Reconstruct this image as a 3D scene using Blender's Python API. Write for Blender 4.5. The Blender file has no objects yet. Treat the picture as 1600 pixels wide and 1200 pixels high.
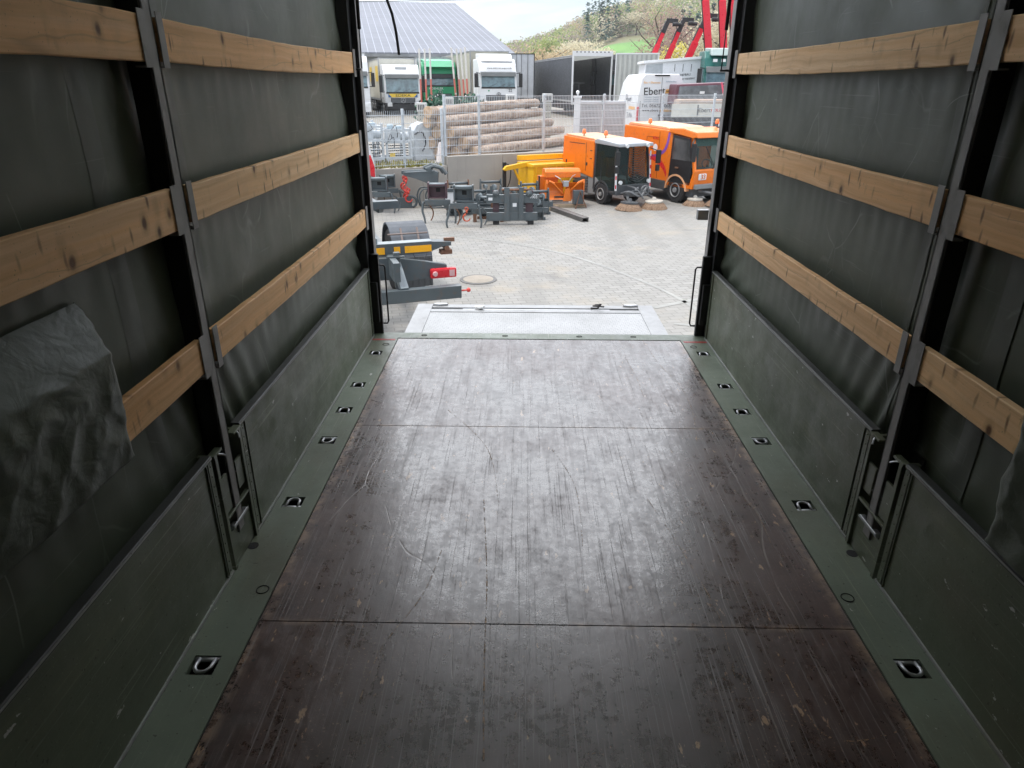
import bpy, bmesh, math, random
from mathutils import Vector, Matrix, noise as mnoise
S = bpy.context.scene
C = bpy.context.scene.collection
PI = math.pi
# ------------------------------------------------------------------ camera
F, PITCH, YAW, ROLL, CX, CH = 1070.5, 0.4138, 0.0149, 0.0037, -0.1254, 1.7222
def _ray(u, v):
    a, b = u, v
    cr, sr = math.cos(ROLL), math.sin(ROLL)
    a, b = a*cr+b*sr, -a*sr+b*cr
    x = a/F; up = -b/F
    cp, sp = math.cos(PITCH), math.sin(PITCH)
    y = cp+up*sp; z = -sp+up*cp
    c, s = math.cos(YAW), math.sin(YAW)
    return Vector((x*c-y*s, x*s+y*c, z))
fw = _ray(0, 0).normalized()
rt = (_ray(100, 0)-_ray(0, 0)).normalized()
up = rt.cross(fw).normalized()
cam = bpy.data.cameras.new('camera')
cam.lens = F/1600*36; cam.sensor_width = 36; cam.clip_end = 3000; cam.clip_start = 0.05
co = bpy.data.objects.new('camera', cam); C.objects.link(co)
m = Matrix((rt, up, -fw)).transposed().to_4x4(); m.translation = Vector((CX, 0, CH))
co.matrix_world = m
S.camera = co
S.view_settings.view_transform = 'Standard'; S.view_settings.look = 'None'
S.view_settings.exposure = 1.08; S.view_settings.gamma = 1
S.cycles.use_denoising = True
S.cycles.max_bounces = 10; S.cycles.diffuse_bounces = 7; S.cycles.transparent_max_bounces = 24
S.cycles.glossy_bounces = 4; S.cycles.transmission_bounces = 6
S.cycles.sample_clamp_indirect = 6
# ------------------------------------------------------------------ sky and sun
SUND = Vector((-0.30, -0.12, 0.90)).normalized()
W = bpy.data.worlds.new('World'); S.world = W; W.use_nodes = True
nt = W.node_tree; bg = nt.nodes['Background']
sky = nt.nodes.new('ShaderNodeTexSky'); sky.sky_type = 'NISHITA'; sky.sun_disc = False
sky.sun_elevation = math.asin(SUND.z); sky.sun_rotation = math.atan2(SUND.x, SUND.y)
sky.dust_density = 2.0; sky.air_density = 1.0
tc = nt.nodes.new('ShaderNodeTexCoord'); mp = nt.nodes.new('ShaderNodeMapping')
mp.inputs['Scale'].default_value = (1.3, 1.0, 5.5); mp.inputs['Location'].default_value = (3.3, 1.2, 0.4)
nz = nt.nodes.new('ShaderNodeTexNoise'); nz.inputs['Scale'].default_value = 2.1; nz.inputs['Detail'].default_value = 9
nz.inputs['Roughness'].default_value = .55; nz.inputs['Distortion'].default_value = .5
cr_ = nt.nodes.new('ShaderNodeValToRGB'); cr_.color_ramp.elements[0].position = .34; cr_.color_ramp.elements[1].position = .66
mx = nt.nodes.new('ShaderNodeMixRGB'); mx.inputs['Color2'].default_value = (15, 15.6, 16.4, 1)
nt.links.new(tc.outputs['Generated'], mp.inputs['Vector']); nt.links.new(mp.outputs['Vector'], nz.inputs['Vector'])
nt.links.new(nz.outputs['Fac'], cr_.inputs['Fac']); sx_ = nt.nodes.new('ShaderNodeSeparateXYZ'); nt.links.new(tc.outputs['Generated'], sx_.inputs[0])
er_ = nt.nodes.new('ShaderNodeMapRange'); er_.inputs['From Min'].default_value = .06; er_.inputs['From Max'].default_value = .26; er_.inputs['To Min'].default_value = .26
nt.links.new(sx_.outputs['Z'], er_.inputs['Value']); ml_ = nt.nodes.new('ShaderNodeMath'); ml_.operation = 'MULTIPLY'
nt.links.new(cr_.outputs['Color'], ml_.inputs[0]); nt.links.new(er_.outputs[0], ml_.inputs[1]); nt.links.new(ml_.outputs[0], mx.inputs['Fac'])
nt.links.new(sky.outputs['Color'], mx.inputs['Color1']); # unseen bright sky glow, added to raise the sheen on the lorry floor
dp_ = nt.nodes.new('ShaderNodeVectorMath'); dp_.operation = 'DOT_PRODUCT'; dp_.inputs[1].default_value = (0, .78, .626); nt.links.new(tc.outputs['Generated'], dp_.inputs[0])
gl_ = nt.nodes.new('ShaderNodeMapRange'); gl_.inputs['From Min'].default_value = .72; gl_.inputs['From Max'].default_value = .97; nt.links.new(dp_.outputs['Value'], gl_.inputs['Value'])
gz_ = nt.nodes.new('ShaderNodeMapRange'); gz_.inputs['From Min'].default_value = .16; gz_.inputs['From Max'].default_value = .42; nt.links.new(sx_.outputs['Z'], gz_.inputs['Value'])
gm_ = nt.nodes.new('ShaderNodeMath'); gm_.operation = 'MULTIPLY'; nt.links.new(gl_.outputs[0], gm_.inputs[0]); nt.links.new(gz_.outputs[0], gm_.inputs[1])
mx2 = nt.nodes.new('ShaderNodeMixRGB'); mx2.inputs['Color2'].default_value = (26, 26.6, 28, 1); nt.links.new(gm_.outputs[0], mx2.inputs['Fac']); nt.links.new(mx.outputs['Color'], mx2.inputs['Color1'])
nt.links.new(mx2.outputs['Color'], bg.inputs['Color'])
bg.inputs['Strength'].default_value = 0.085
sl = bpy.data.lights.new('sun', 'SUN'); sl.energy = 1.3; sl.angle = math.radians(11); sl.color = (1, .96, .9)
so = bpy.data.objects.new('sun', sl); C.objects.link(so); so.rotation_euler = SUND.to_track_quat('Z', 'Y').to_euler()

# ------------------------------------------------------------------ node helpers
class NM:
    """small material builder"""
    def __init__(s, name, rough=.6, metal=0., spec=.5):
        s.m = bpy.data.materials.new(name); s.m.use_nodes = True
        s.t = s.m.node_tree; s.n = s.t.nodes; s.b = s.n['Principled BSDF']
        s.b.inputs['Roughness'].default_value = rough; s.b.inputs['Metallic'].default_value = metal
        s.b.inputs['Specular IOR Level'].default_value = spec
        s.tc = s.n.new('ShaderNodeTexCoord')
    def lk(s, a, b): s.t.links.new(a, b)
    def map(s, sc=(1,1,1), rot=(0,0,0), loc=(0,0,0), src=None):
        n = s.n.new('ShaderNodeMapping'); n.inputs['Scale'].default_value = sc
        n.inputs['Rotation'].default_value = rot; n.inputs['Location'].default_value = loc
        s.lk(src or s.tc.outputs['Object'], n.inputs['Vector']); return n.outputs['Vector']
    def noise(s, scale, vec=None, detail=4, rough=.55, dist=0.):
        n = s.n.new('ShaderNodeTexNoise'); n.inputs['Scale'].default_value = scale
        n.inputs['Detail'].default_value = detail; n.inputs['Roughness'].default_value = rough
        n.inputs['Distortion'].default_value = dist
        s.lk(vec or s.tc.outputs['Object'], n.inputs['Vector']); return n.outputs['Fac']
    def voro(s, scale, vec=None, feat='F1', rnd=1.0, out='Distance'):
        n = s.n.new('ShaderNodeTexVoronoi'); n.feature = feat; n.inputs['Scale'].default_value = scale
        n.inputs['Randomness'].default_value = rnd
        s.lk(vec or s.tc.outputs['Object'], n.inputs['Vector']); return n.outputs[out]
    def ramp(s, fac, a, b, lo=0., hi=1.):
        n = s.n.new('ShaderNodeMapRange'); n.inputs['From Min'].default_value = a; n.inputs['From Max'].default_value = b
        n.inputs['To Min'].default_value = lo; n.inputs['To Max'].default_value = hi; n.clamp = True
        s.lk(fac, n.inputs['Value']); return n.outputs['Result']
    def math(s, op, a, b=None):
        n = s.n.new('ShaderNodeMath'); n.operation = op
        for i, v in enumerate((a, b)):
            if v is None: continue
            if isinstance(v, (int, float)): n.inputs[i].default_value = v
            else: s.lk(v, n.inputs[i])
        return n.outputs[0]
    def mix(s, fac, c1, c2, mode='MIX'):
        n = s.n.new('ShaderNodeMixRGB'); n.blend_type = mode
        if isinstance(fac, (int, float)): n.inputs[0].default_value = fac
        else: s.lk(fac, n.inputs[0])
        for i, v in ((1, c1), (2, c2)):
            if isinstance(v, (tuple, list)): n.inputs[i].default_value = (*v[:3], 1)
            else: s.lk(v, n.inputs[i])
        return n.outputs[0]
    def vadd(s, a, b, k):
        n = s.n.new('ShaderNodeVectorMath'); n.operation = 'MULTIPLY_ADD'
        s.lk(b, n.inputs[0]); n.inputs[1].default_value = k; s.lk(a, n.inputs[2]); return n.outputs[0]
    def warp(s, scale, k, vec=None):
        vec = vec or s.tc.outputs['Object']
        n = s.n.new('ShaderNodeTexNoise'); n.inputs['Scale'].default_value = scale; n.inputs['Detail'].default_value = 3
        s.lk(vec, n.inputs['Vector']); return s.vadd(vec, n.outputs['Color'], (k, k, k))
    def color(s, c):
        if isinstance(c, (tuple, list)): s.b.inputs['Base Color'].default_value = (*c[:3], 1)
        else: s.lk(c, s.b.inputs['Base Color'])
    def rough(s, r): s.lk(r, s.b.inputs['Roughness'])
    def bump(s, h, strength=.3, dist=.01, prev=None):
        n = s.n.new('ShaderNodeBump'); n.inputs['Strength'].default_value = strength; n.inputs['Distance'].default_value = dist
        s.lk(h, n.inputs['Height'])
        if prev: s.lk(prev, n.inputs['Normal'])
        s.lk(n.outputs['Normal'], s.b.inputs['Normal']); return n.outputs['Normal']

_cache = {}
def paint(name, c, rough=.45, metal=0., var=.18, dirt=(.12, .10, .08), dfac=.3, spec=.5):
    """slightly weathered paint: tone variation, dirt patches, roughness variation"""
    if name in _cache: return _cache[name]
    q = NM(name, rough, metal, spec)
    n1 = q.noise(1.7, detail=6); n2 = q.noise(9, detail=5, rough=.65)
    c2 = tuple(x*(1-var) for x in c)
    base = q.mix(q.ramp(n1, .35, .65), c, c2)
    q.color(q.mix(q.ramp(n2, .55, .8, 0, dfac), base, dirt))
    q.rough(q.ramp(n2, .3, .7, max(.05, rough-.08), min(1, rough+.15)))
    q.bump(n2, .06, .004)
    _cache[name] = q.m; return q.m
def glassm(name, c=(.02, .03, .035), rough=.06):
    if name in _cache: return _cache[name]
    q = NM(name, rough, 0, .9); n1 = q.noise(2.5, detail=3)
    q.color(q.mix(q.ramp(n1, .35, .65), c, tuple(x*2.2 for x in c))); _cache[name] = q.m; return q.m

# ------------------------------------------------------------------ mesh builder
class MB:
    def __init__(s): s.bm = bmesh.new()
    def box(s, x0, x1, y0, y1, z0, z1, M=None, bev=0):
        vs = [s.bm.verts.new((x, y, z)) for x in (x0, x1) for y in (y0, y1) for z in (z0, z1)]
        F_ = [(0,1,3,2), (4,6,7,5), (0,4,5,1), (2,3,7,6), (0,2,6,4), (1,5,7,3)]
        fs = [s.bm.faces.new([vs[i] for i in f]) for f in F_]
        if bev:
            es = list({e for f in fs for e in f.edges})
            r = bmesh.ops.bevel(s.bm, geom=es, offset=bev, segments=2, affect='EDGES', profile=.6)
            vs = list({v for f in r['faces'] for v in f.verts} | {v for v in vs if v.is_valid})
        if M is not None: bmesh.ops.transform(s.bm, matrix=M, verts=vs)
        return s
    def prism(s, pts, a, b, axis='x', M=None, bev=0):
        """polygon pts (2D) extruded from a to b along axis"""
        def P(u, v, w):
            return {'x': (w, u, v), 'y': (u, w, v), 'z': (u, v, w)}[axis]
        A = [s.bm.verts.new(P(u, v, a)) for u, v in pts]; B = [s.bm.verts.new(P(u, v, b)) for u, v in pts]
        n = len(pts); fs = []
        fs.append(s.bm.faces.new(A)); fs.append(s.bm.faces.new(B[::-1]))
        for i in range(n): fs.append(s.bm.faces.new((A[i], B[i], B[(i+1) % n], A[(i+1) % n])))
        vs = A+B
        if bev:
            es = list({e for f in fs for e in f.edges})
            r = bmesh.ops.bevel(s.bm, geom=es, offset=bev, segments=2, affect='EDGES', profile=.6)
            vs = list({v for f in r['faces'] for v in f.verts} | {v for v in vs if v.is_valid})
        if M is not None: bmesh.ops.transform(s.bm, matrix=M, verts=vs)
        return s
    def tube(s, pts, r, n=8, M=None, cap=True, radii=None):
        pts = [Vector(p) for p in pts]; rings = []
        for i, p in enumerate(pts):
            d = (pts[min(i+1, len(pts)-1)]-pts[max(i-1, 0)]).normalized()
            u = d.orthogonal().normalized() if i == 0 else (u_prev - d*u_prev.dot(d)).normalized()
            u_prev = u; w = d.cross(u); rr = radii[i] if radii else r
            rings.append([s.bm.verts.new(p+(u*math.cos(2*PI*k/n)+w*math.sin(2*PI*k/n))*rr) for k in range(n)])
        for a, b in zip(rings, rings[1:]):
            for k in range(n): s.bm.faces.new((a[k], a[(k+1) % n], b[(k+1) % n], b[k]))
        if cap: s.bm.faces.new(rings[0][::-1]); s.bm.faces.new(rings[-1])
        if M is not None: bmesh.ops.transform(s.bm, matrix=M, verts=[v for r_ in rings for v in r_])
        return s
    def bar(s, p, q, w, h, roll=0):
        """rectangular bar between two points"""
        p, q = Vector(p), Vector(q); d = q-p; L = d.length
        M = Matrix.Translation(p) @ d.to_track_quat('Y', 'Z').to_matrix().to_4x4() @ Matrix.Rotation(roll, 4, 'Y')
        return s.box(-w/2, w/2, 0, L, -h/2, h/2, M)
    def lathe(s, prof, n=24, M=None):
        """prof: (r, h) pairs spun about local x axis"""
        rings = [[s.bm.verts.new((h, r*math.cos(2*PI*k/n), r*math.sin(2*PI*k/n))) for k in range(n)] for r, h in prof]
        for a, b in zip(rings, rings[1:]):
            for k in range(n): s.bm.faces.new((a[k], a[(k+1) % n], b[(k+1) % n], b[k]))
        s.bm.faces.new(rings[0][::-1]); s.bm.faces.new(rings[-1])
        if M is not None: bmesh.ops.transform(s.bm, matrix=M, verts=[v for r_ in rings for v in r_])
        return s
    def loft(s, secs, M=None):
        """secs: list of closed loops of points"""
        R = [[s.bm.verts.new(p) for p in sec] for sec in secs]; n = len(R[0])
        for a, b in zip(R, R[1:]):
            for k in range(n): s.bm.faces.new((a[k], a[(k+1) % n], b[(k+1) % n], b[k]))
        s.bm.faces.new(R[0][::-1]); s.bm.faces.new(R[-1])
        if M is not None: bmesh.ops.transform(s.bm, matrix=M, verts=[v for r_ in R for v in r_])
        return s
    def quad(s, *p):
        s.bm.faces.new([s.bm.verts.new(q) for q in p]); return s
    def build(s, name, mat, parent=None, smooth=False, bevel=0):
        bmesh.ops.recalc_face_normals(s.bm, faces=s.bm.faces)
        me = bpy.data.meshes.new(name); s.bm.to_mesh(me); s.bm.free()
        if smooth: me.polygons.foreach_set('use_smooth', [True]*len(me.polygons))
        o = bpy.data.objects.new(name, me); C.objects.link(o)
        for mm in (mat if isinstance(mat, (list, tuple)) else [mat]): me.materials.append(mm)
        if parent is not None: o.parent = parent
        if bevel:
            b = o.modifiers.new('bevel', 'BEVEL'); b.width = bevel; b.segments = 2; b.limit_method = 'ANGLE'
        return o
def tag(o, label=None, cat=None, group=None, kind=None):
    if label: o['label'] = label
    if cat: o['category'] = cat
    if group: o['group'] = group
    if kind: o['kind'] = kind
    return o
def empty(name, label, cat, loc=(0,0,0), rz=0, group=None):
    o = bpy.data.objects.new(name, None); C.objects.link(o); o.empty_display_size = .3
    o.location = loc; o.rotation_euler = (0, 0, rz); return tag(o, label, cat, group)
def copy_tree(o, parent=None):
    c = o.copy(); C.objects.link(c)
    if parent is not None: c.parent = parent
    for ch in [x for x in bpy.data.objects if x.parent == o and x is not c]: copy_tree(ch, c)
    return c
def text(name, body, size, mat, parent, M, ext=.004, sx=1.0):
    """lettering as mesh, lying in local xy then moved by M; centred"""
    cu = bpy.data.curves.new('t', 'FONT'); cu.body = body; cu.size = size; cu.extrude = ext
    cu.align_x = 'CENTER'; cu.align_y = 'CENTER'; cu.resolution_u = 3
    t = bpy.data.objects.new('t', cu); C.objects.link(t); bpy.context.view_layer.update()
    me = bpy.data.meshes.new_from_object(t); bpy.data.objects.remove(t)
    me.transform(M @ Matrix.Diagonal((sx, 1, 1, 1))); me.materials.clear(); me.materials.append(mat)
    o = bpy.data.objects.new(name, me); C.objects.link(o)
    if parent is not None: o.parent = parent
    return o
T = Matrix.Translation
def Rz(a): return Matrix.Rotation(a, 4, 'Z')
def Rx(a): return Matrix.Rotation(a, 4, 'X')
def Ry(a): return Matrix.Rotation(a, 4, 'Y')
FRONT = Rx(PI/2)                      # lettering facing -y
SIDEL = Rz(-PI/2) @ Rx(PI/2)          # lettering facing -x
# ================================================================== materials of the lorry
def m_floor():
    q = NM('worn_plywood', .4, 0, .5)
    st = q.map((55, 2.2, 1)); w = None
    streak = q.noise(1, st, 5, .7); streak2 = q.noise(1, q.map((150, 5, 1), rot=(0,0,.06)), 4, .6)
    blot = q.noise(1.5, detail=7, rough=.6); grain = q.noise(90, detail=3, rough=.7)
    base = q.mix(q.ramp(blot, .38, .62), (.014, .0072, .0056), (.046, .0175, .0115))
    base = q.mix(q.ramp(streak, .52, .74, 0, .5), base, (.075, .036, .027))
    base = q.mix(q.ramp(streak2, .58, .74, 0, .28), base, (.15, .125, .11))
    base = q.mix(q.ramp(grain, .55, .8, 0, .5), base, (.06, .04, .035))
    # worn brown along the left and right edge of the sheets
    sp = q.n.new('ShaderNodeSeparateXYZ'); q.lk(q.tc.outputs['Object'], sp.inputs[0])
    ax = q.math('ABSOLUTE', sp.outputs['X']); edge = q.math('MULTIPLY', q.ramp(ax, .62, 1.0), q.ramp(q.noise(7, detail=6, rough=.7), .42, .62))
    base = q.mix(q.math('MULTIPLY', edge, .7), base, (.085, .045, .036))
    # worn brown edges of the sheets
    ew = q.math('MULTIPLY', q.ramp(ax, .985, 1.02), q.ramp(q.noise(11, detail=6, rough=.7), .44, .58))
    base = q.mix(ew, base, (.22, .145, .095))
    for ysm in (3.339, 1.844):
        dy = q.math('ABSOLUTE', q.math('SUBTRACT', sp.outputs['Y'], ysm))
        base = q.mix(q.math('MULTIPLY', q.ramp(dy, .004, .022, 1, 0), q.ramp(q.noise(9, detail=6, rough=.7), .46, .6)), base, (.20, .13, .085))
    # chips down to bare wood
    chips = q.noise(1, q.warp(6, .05, q.map((19, 7, 1))), 6, .62)
    base = q.mix(q.ramp(chips, .655, .675), base, (.33, .21, .12))
    c3 = q.noise(1, q.warp(9, .03, q.map((40, 16, 1), loc=(3, 7, 0))), 5, .6)
    base = q.mix(q.math('MULTIPLY', q.ramp(c3, .66, .69), q.ramp(ax, .25, .85, .2, 1)), base, (.30, .175, .10))
    chips2 = q.math('MULTIPLY', q.ramp(q.noise(85, detail=4, rough=.6), .62, .66), q.ramp(q.noise(2.2, detail=4), .45, .6))
    base = q.mix(chips2, base, (.20, .12, .075))
    # drag scratches: thin streaks at several slight angles
    sc = []
    for (sx_, sy_, an, th, lo) in ((150, 1.1, .04, .655, 0), (130, 1.3, -.10, .67, 3), (170, 1.6, .22, .68, 7), (110, 1.0, -.42, .70, 11), (90, 1.5, 1.1, .71, 17), (260, 3.5, .12, .66, 23)):
        n_ = q.noise(1, q.map((sx_, sy_, 1), rot=(0, 0, an), loc=(lo, lo*.7, 0)), 2, .4, .1)
        sc.append(q.ramp(n_, th, th+.02))
    s1 = q.math('MAXIMUM', q.math('MAXIMUM', sc[0], sc[1]), sc[2]); s2 = q.math('MAXIMUM', q.math('MAXIMUM', sc[3], sc[4]), sc[5])
    l1 = q.voro(.8, q.warp(.8, .8, q.map((1.5, .5, 1))), 'DISTANCE_TO_EDGE')
    s3 = q.math('MULTIPLY', q.ramp(l1, .0008, .0026, 1, 0), q.ramp(q.noise(2.3, detail=5), .45, .52))
    base = q.mix(q.math('MULTIPLY', s1, .42), base, (.20, .185, .18)); base = q.mix(q.math('MULTIPLY', s2, .34), base, (.17, .15, .14))
    base = q.mix(q.math('MULTIPLY', s3, .4), base, (.24, .20, .17))
    fy_ = q.math('ABSOLUTE', q.math('SUBTRACT', q.math('FRACT', q.math('MULTIPLY', sp.outputs['Y'], 2.7)), .5)); hx_ = q.math('ABSOLUTE', q.math('SUBTRACT', ax, .988))
    hd = q.math('ADD', q.math('MULTIPLY', hx_, hx_), q.math('MULTIPLY', q.math('MULTIPLY', fy_, .37), q.math('MULTIPLY', fy_, .37)))
    base = q.mix(q.ramp(hd, .00003, .00006, 1, 0), base, (.008, .007, .007))
    q.b.inputs['IOR'].default_value = 1.85; q.color(base)
    r = q.ramp(blot, .35, .7, .22, .36)
    r = q.math('ADD', r, q.ramp(streak, .4, .75, -.02, .06)); r = q.math('ADD', r, q.math('MULTIPLY', s1, .2))
    r = q.math('ADD', r, q.ramp(q.noise(22, detail=8, rough=.8), .44, .66, -.02, .16))
    r = q.math('ADD', r, q.ramp(q.noise(1, q.map((9, 3, 1)), 7, .7), .45, .62, -.02, .09))
    q.rough(r)
    h = q.math('ADD', q.math('MULTIPLY', grain, .35), q.math('MULTIPLY', streak, .5))
    h = q.math('SUBTRACT', h, q.math('MULTIPLY', s1, .5)); h = q.math('SUBTRACT', h, q.math('MULTIPLY', s3, .6))
    n1 = q.bump(h, .22, .003)
    q.bump(q.noise(7, detail=7, rough=.6), .22, .008, n1)
    return q.m
def m_green(name='green_steel', c=(.125, .148, .095), floor=False):
    q = NM(name, .42, 0, .5)
    b = q.noise(1.2, detail=6)
    def M3(a, l, k, an, loc):           # stretched coordinates in the plane of the sheet
        return q.map((k, l, 1), rot=(0, 0, an), loc=loc) if floor else q.map((1, l, k), rot=(an, 0, 0), loc=loc)
    n = q.noise(1, M3(0, 1.3, 26, .32, (0, 0, 0)), 5, .65)
    base = q.mix(q.ramp(b, .36, .64), c, tuple(x*.66 for x in c))
    base = q.mix(q.ramp(q.noise(2.5, q.map((1, .5, 1), loc=(3, 0, 0)), 5), .50, .70, 0, .6), base, (.092, .080, .045))
    base = q.mix(q.ramp(n, .56, .76, 0, .32), base, (.20, .21, .12))
    for (k, l, an, th, am, lo, col) in ((150, 1.6, .42, .665, .30, 0, (.36, .38, .28)), (120, 2.2, .30, .69, .35, 3, (.42, .44, .38)), (190, 2.0, .62, .675, .25, 7, (.30, .33, .24)), (90, 3.5, -.3, .71, .3, 11, (.40, .42, .38)), (70, 5, 1.1, .74, .35, 15, (.5, .52, .5))):
        sc = q.noise(1, M3(0, l, k, an*(.4 if floor else 1), (lo, lo*.6, lo*.3)), 2, .4, .12)
        base = q.mix(q.math('MULTIPLY', q.math('MULTIPLY', q.ramp(sc, th, th+.03), am), q.ramp(q.noise(1.6, q.map(loc=(lo, lo, 1)), 3), .42, .62)), base, col)
    ch = q.noise(1, q.warp(9, .04, q.map((26, 13, 26))), 5, .6)
    base = q.mix(q.ramp(ch, .69, .705), base, (.46, .46, .43))
    base = q.mix(q.ramp(q.noise(110, detail=2), .68, .74, 0, .5), base, (.26, .28, .22))
    base = q.mix(q.ramp(q.noise(70, q.map(loc=(9, 9, 9)), 2), .69, .73, 0, .7), base, (.04, .035, .025))
    q.color(base); q.rough(q.ramp(q.noise(8, detail=6, rough=.7), .35, .7, .33, .6))
    h = q.math('ADD', q.noise(5, detail=5), q.math('MULTIPLY', q.noise(70, detail=3), .12)); q.bump(h, .22, .012)
    return q.m
def m_tarp(name, c):
    q = NM(name, .47, 0, .5)
    b = q.noise(1.3, detail=6, rough=.6)
    base = q.mix(q.ramp(b, .35, .65), c, tuple(x*.75 for x in c))
    l1 = q.voro(1.4, q.warp(.8, 1.1, q.map((1, 1.2, .8))), 'DISTANCE_TO_EDGE'); l2 = q.voro(3.2, q.warp(1.2, .9, q.map((1, 1.3, .5), rot=(.3, 0, 0))), 'DISTANCE_TO_EDGE')
    s = q.math('MULTIPLY', q.ramp(l1, .001, .006, 1, 0), q.ramp(q.noise(3, detail=5), .50, .58))
    s2 = q.math('MULTIPLY', q.ramp(l2, .003, .018, 1, 0), q.ramp(q.noise(2.1, q.map(loc=(5, 2, 1)), 5), .54, .64))
    base = q.mix(q.math('MULTIPLY', s, .5), base, (.26, .28, .25)); base = q.mix(q.math('MULTIPLY', s2, .3), base, (.2, .22, .19))
    base = q.mix(q.ramp(q.noise(1, q.map((2, 5, 1.4)), 6, .7), .52, .78, 0, .2), base, (.15, .16, .14))
    for (k, l, an, th, am, lo) in ((90, 2.0, 1.25, .71, .16, 0), (110, 2.4, .9, .72, .2, 4)):
        sc = q.noise(1, q.map((1, l, k), rot=(an, 0, 0), loc=(lo, lo*.6, lo*.3)), 2, .4, .25)
        base = q.mix(q.math('MULTIPLY', q.ramp(sc, th, th+.05), am), base, (.30, .32, .29))
    q.color(base); q.rough(q.ramp(q.noise(4, detail=6, rough=.65), .3, .7, .38, .58))
    wv = q.noise(1, q.map((1, 7, 1.3)), 4, .5, .4); n1 = q.bump(wv, .10, .010)
    n2 = q.bump(q.noise(2.2, detail=3), .20, .025, n1); q.bump(q.noise(420, detail=2), .05, .002, n2)
    return q.m
def m_pine(name, seed=0, c=(.60, .37, .185)):
    q = NM(name, .6, 0, .3); L = (seed*3.17, seed*1.91, seed*2.3)
    w = q.warp(2.2, .05, q.map(loc=L))
    g = q.noise(1, q.map((1, 1.3, 60), src=w), 6, .6, .25); g2 = q.noise(1, q.map((1, .5, 13), src=w), 4, .6)
    base = q.mix(q.ramp(g, .35, .65), c, tuple(x*k for x, k in zip(c, (.80, .72, .62))))
    base = q.mix(q.ramp(g2, .45, .7, 0, .5), base, tuple(x*k for x, k in zip(c, (1.1, .95, .72))))
    # knots, squeezed into upright ovals, each with a stained tail
    kv = q.voro(1, q.map((.01, 11, 7.5), src=q.warp(5, .045, q.map(loc=L)))); k = q.ramp(kv, .08, .17, 1, 0)
    sel = q.ramp(q.noise(3.3, q.map(loc=(L[0]+4, L[1], L[2])), 2), .38, .46)
    sl_ = q.voro(1, q.map((.01, 26, 6.5), rot=(.12, 0, 0), src=q.warp(8, .03, q.map(loc=(L[2], L[0]+7, L[1])))));
    k2 = q.math('MULTIPLY', q.ramp(sl_, .08, .22, 1, 0), q.ramp(q.noise(2.2, q.map(loc=L), 3), .36, .5))
    halo = q.ramp(kv, .10, .34, .5, 0)
    base = q.mix(q.math('MULTIPLY', halo, sel), base, (.36, .19, .08))
    base = q.mix(q.math('MULTIPLY', k, sel), base, (.15, .070, .030)); base = q.mix(q.math('MULTIPLY', k2, .95), base, (.22, .11, .05))
    cr = q.math('MULTIPLY', q.ramp(q.voro(1.1, q.map((.01, .5, 9), src=q.warp(3, .09, q.map(loc=L))), 'DISTANCE_TO_EDGE'), .004, .022, 1, 0), q.ramp(q.noise(1.7, q.map(loc=L), 3), .5, .56))
    base = q.mix(q.math('MULTIPLY', cr, .28), base, (.13, .07, .035))
    base = q.mix(q.ramp(q.noise(5, q.map(loc=L), 6, .7), .54, .8, 0, .35), base, (.36, .23, .13))
    base = q.mix(q.ramp(q.noise(160, detail=2), .68, .74, 0, .6), base, (.16, .09, .05))
    q.color(base)
    q.bump(q.math('SUBTRACT', g, q.math('MULTIPLY', k, .6)), .25, .003)
    return q.m
M_FLOOR = m_floor(); M_GREEN = m_green(); M_RAIL = m_green('green_rail_paint', (.165, .20, .148), True)
M_TARP = m_tarp('dark_green_tarp', (.084, .100, .068)); M_TARP2 = m_tarp('grey_green_tarp_patch', (.10, .112, .09))
M_POST = paint('grey_post_paint', (.25, .24, .23), .5, .0, .25, (.04, .035, .03), .5)
M_BLACK = paint('black_steel', (.012, .012, .013), .5, 0, .2, (.03, .025, .02), .3)
M_DARK = paint('dark_recess', (.006, .006, .006), .8)
M_STEEL = paint('bare_steel', (.42, .43, .44), .38, .7, .25, (.15, .13, .11), .5)
M_ALU = paint('aluminium', (.62, .63, .64), .36, .75, .12, (.3, .3, .29), .3)
M_RED = paint('red_marking', (.36, .05, .04), .5, 0, .2, (.07, .09, .065), .95)

truck = empty('cargo_truck', 'lorry cargo body seen from inside with brown plywood floor and green drop sides', 'truck')
YR, YP0, YP1 = 4.86, 2.190, 2.247     # rear edge, middle posts
YF = -1.6                              # bulkhead behind the viewer
# floor sheets
ys = [4.735, 3.339, 1.844, .345, YF]
for i in range(4):
    b = MB(); b.box(-1.033, 1.033, ys[i+1]+.0015, ys[i]-.0015, -.03, 0)
    b.build('floor_panel', M_FLOOR, truck, bevel=.0015)
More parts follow.
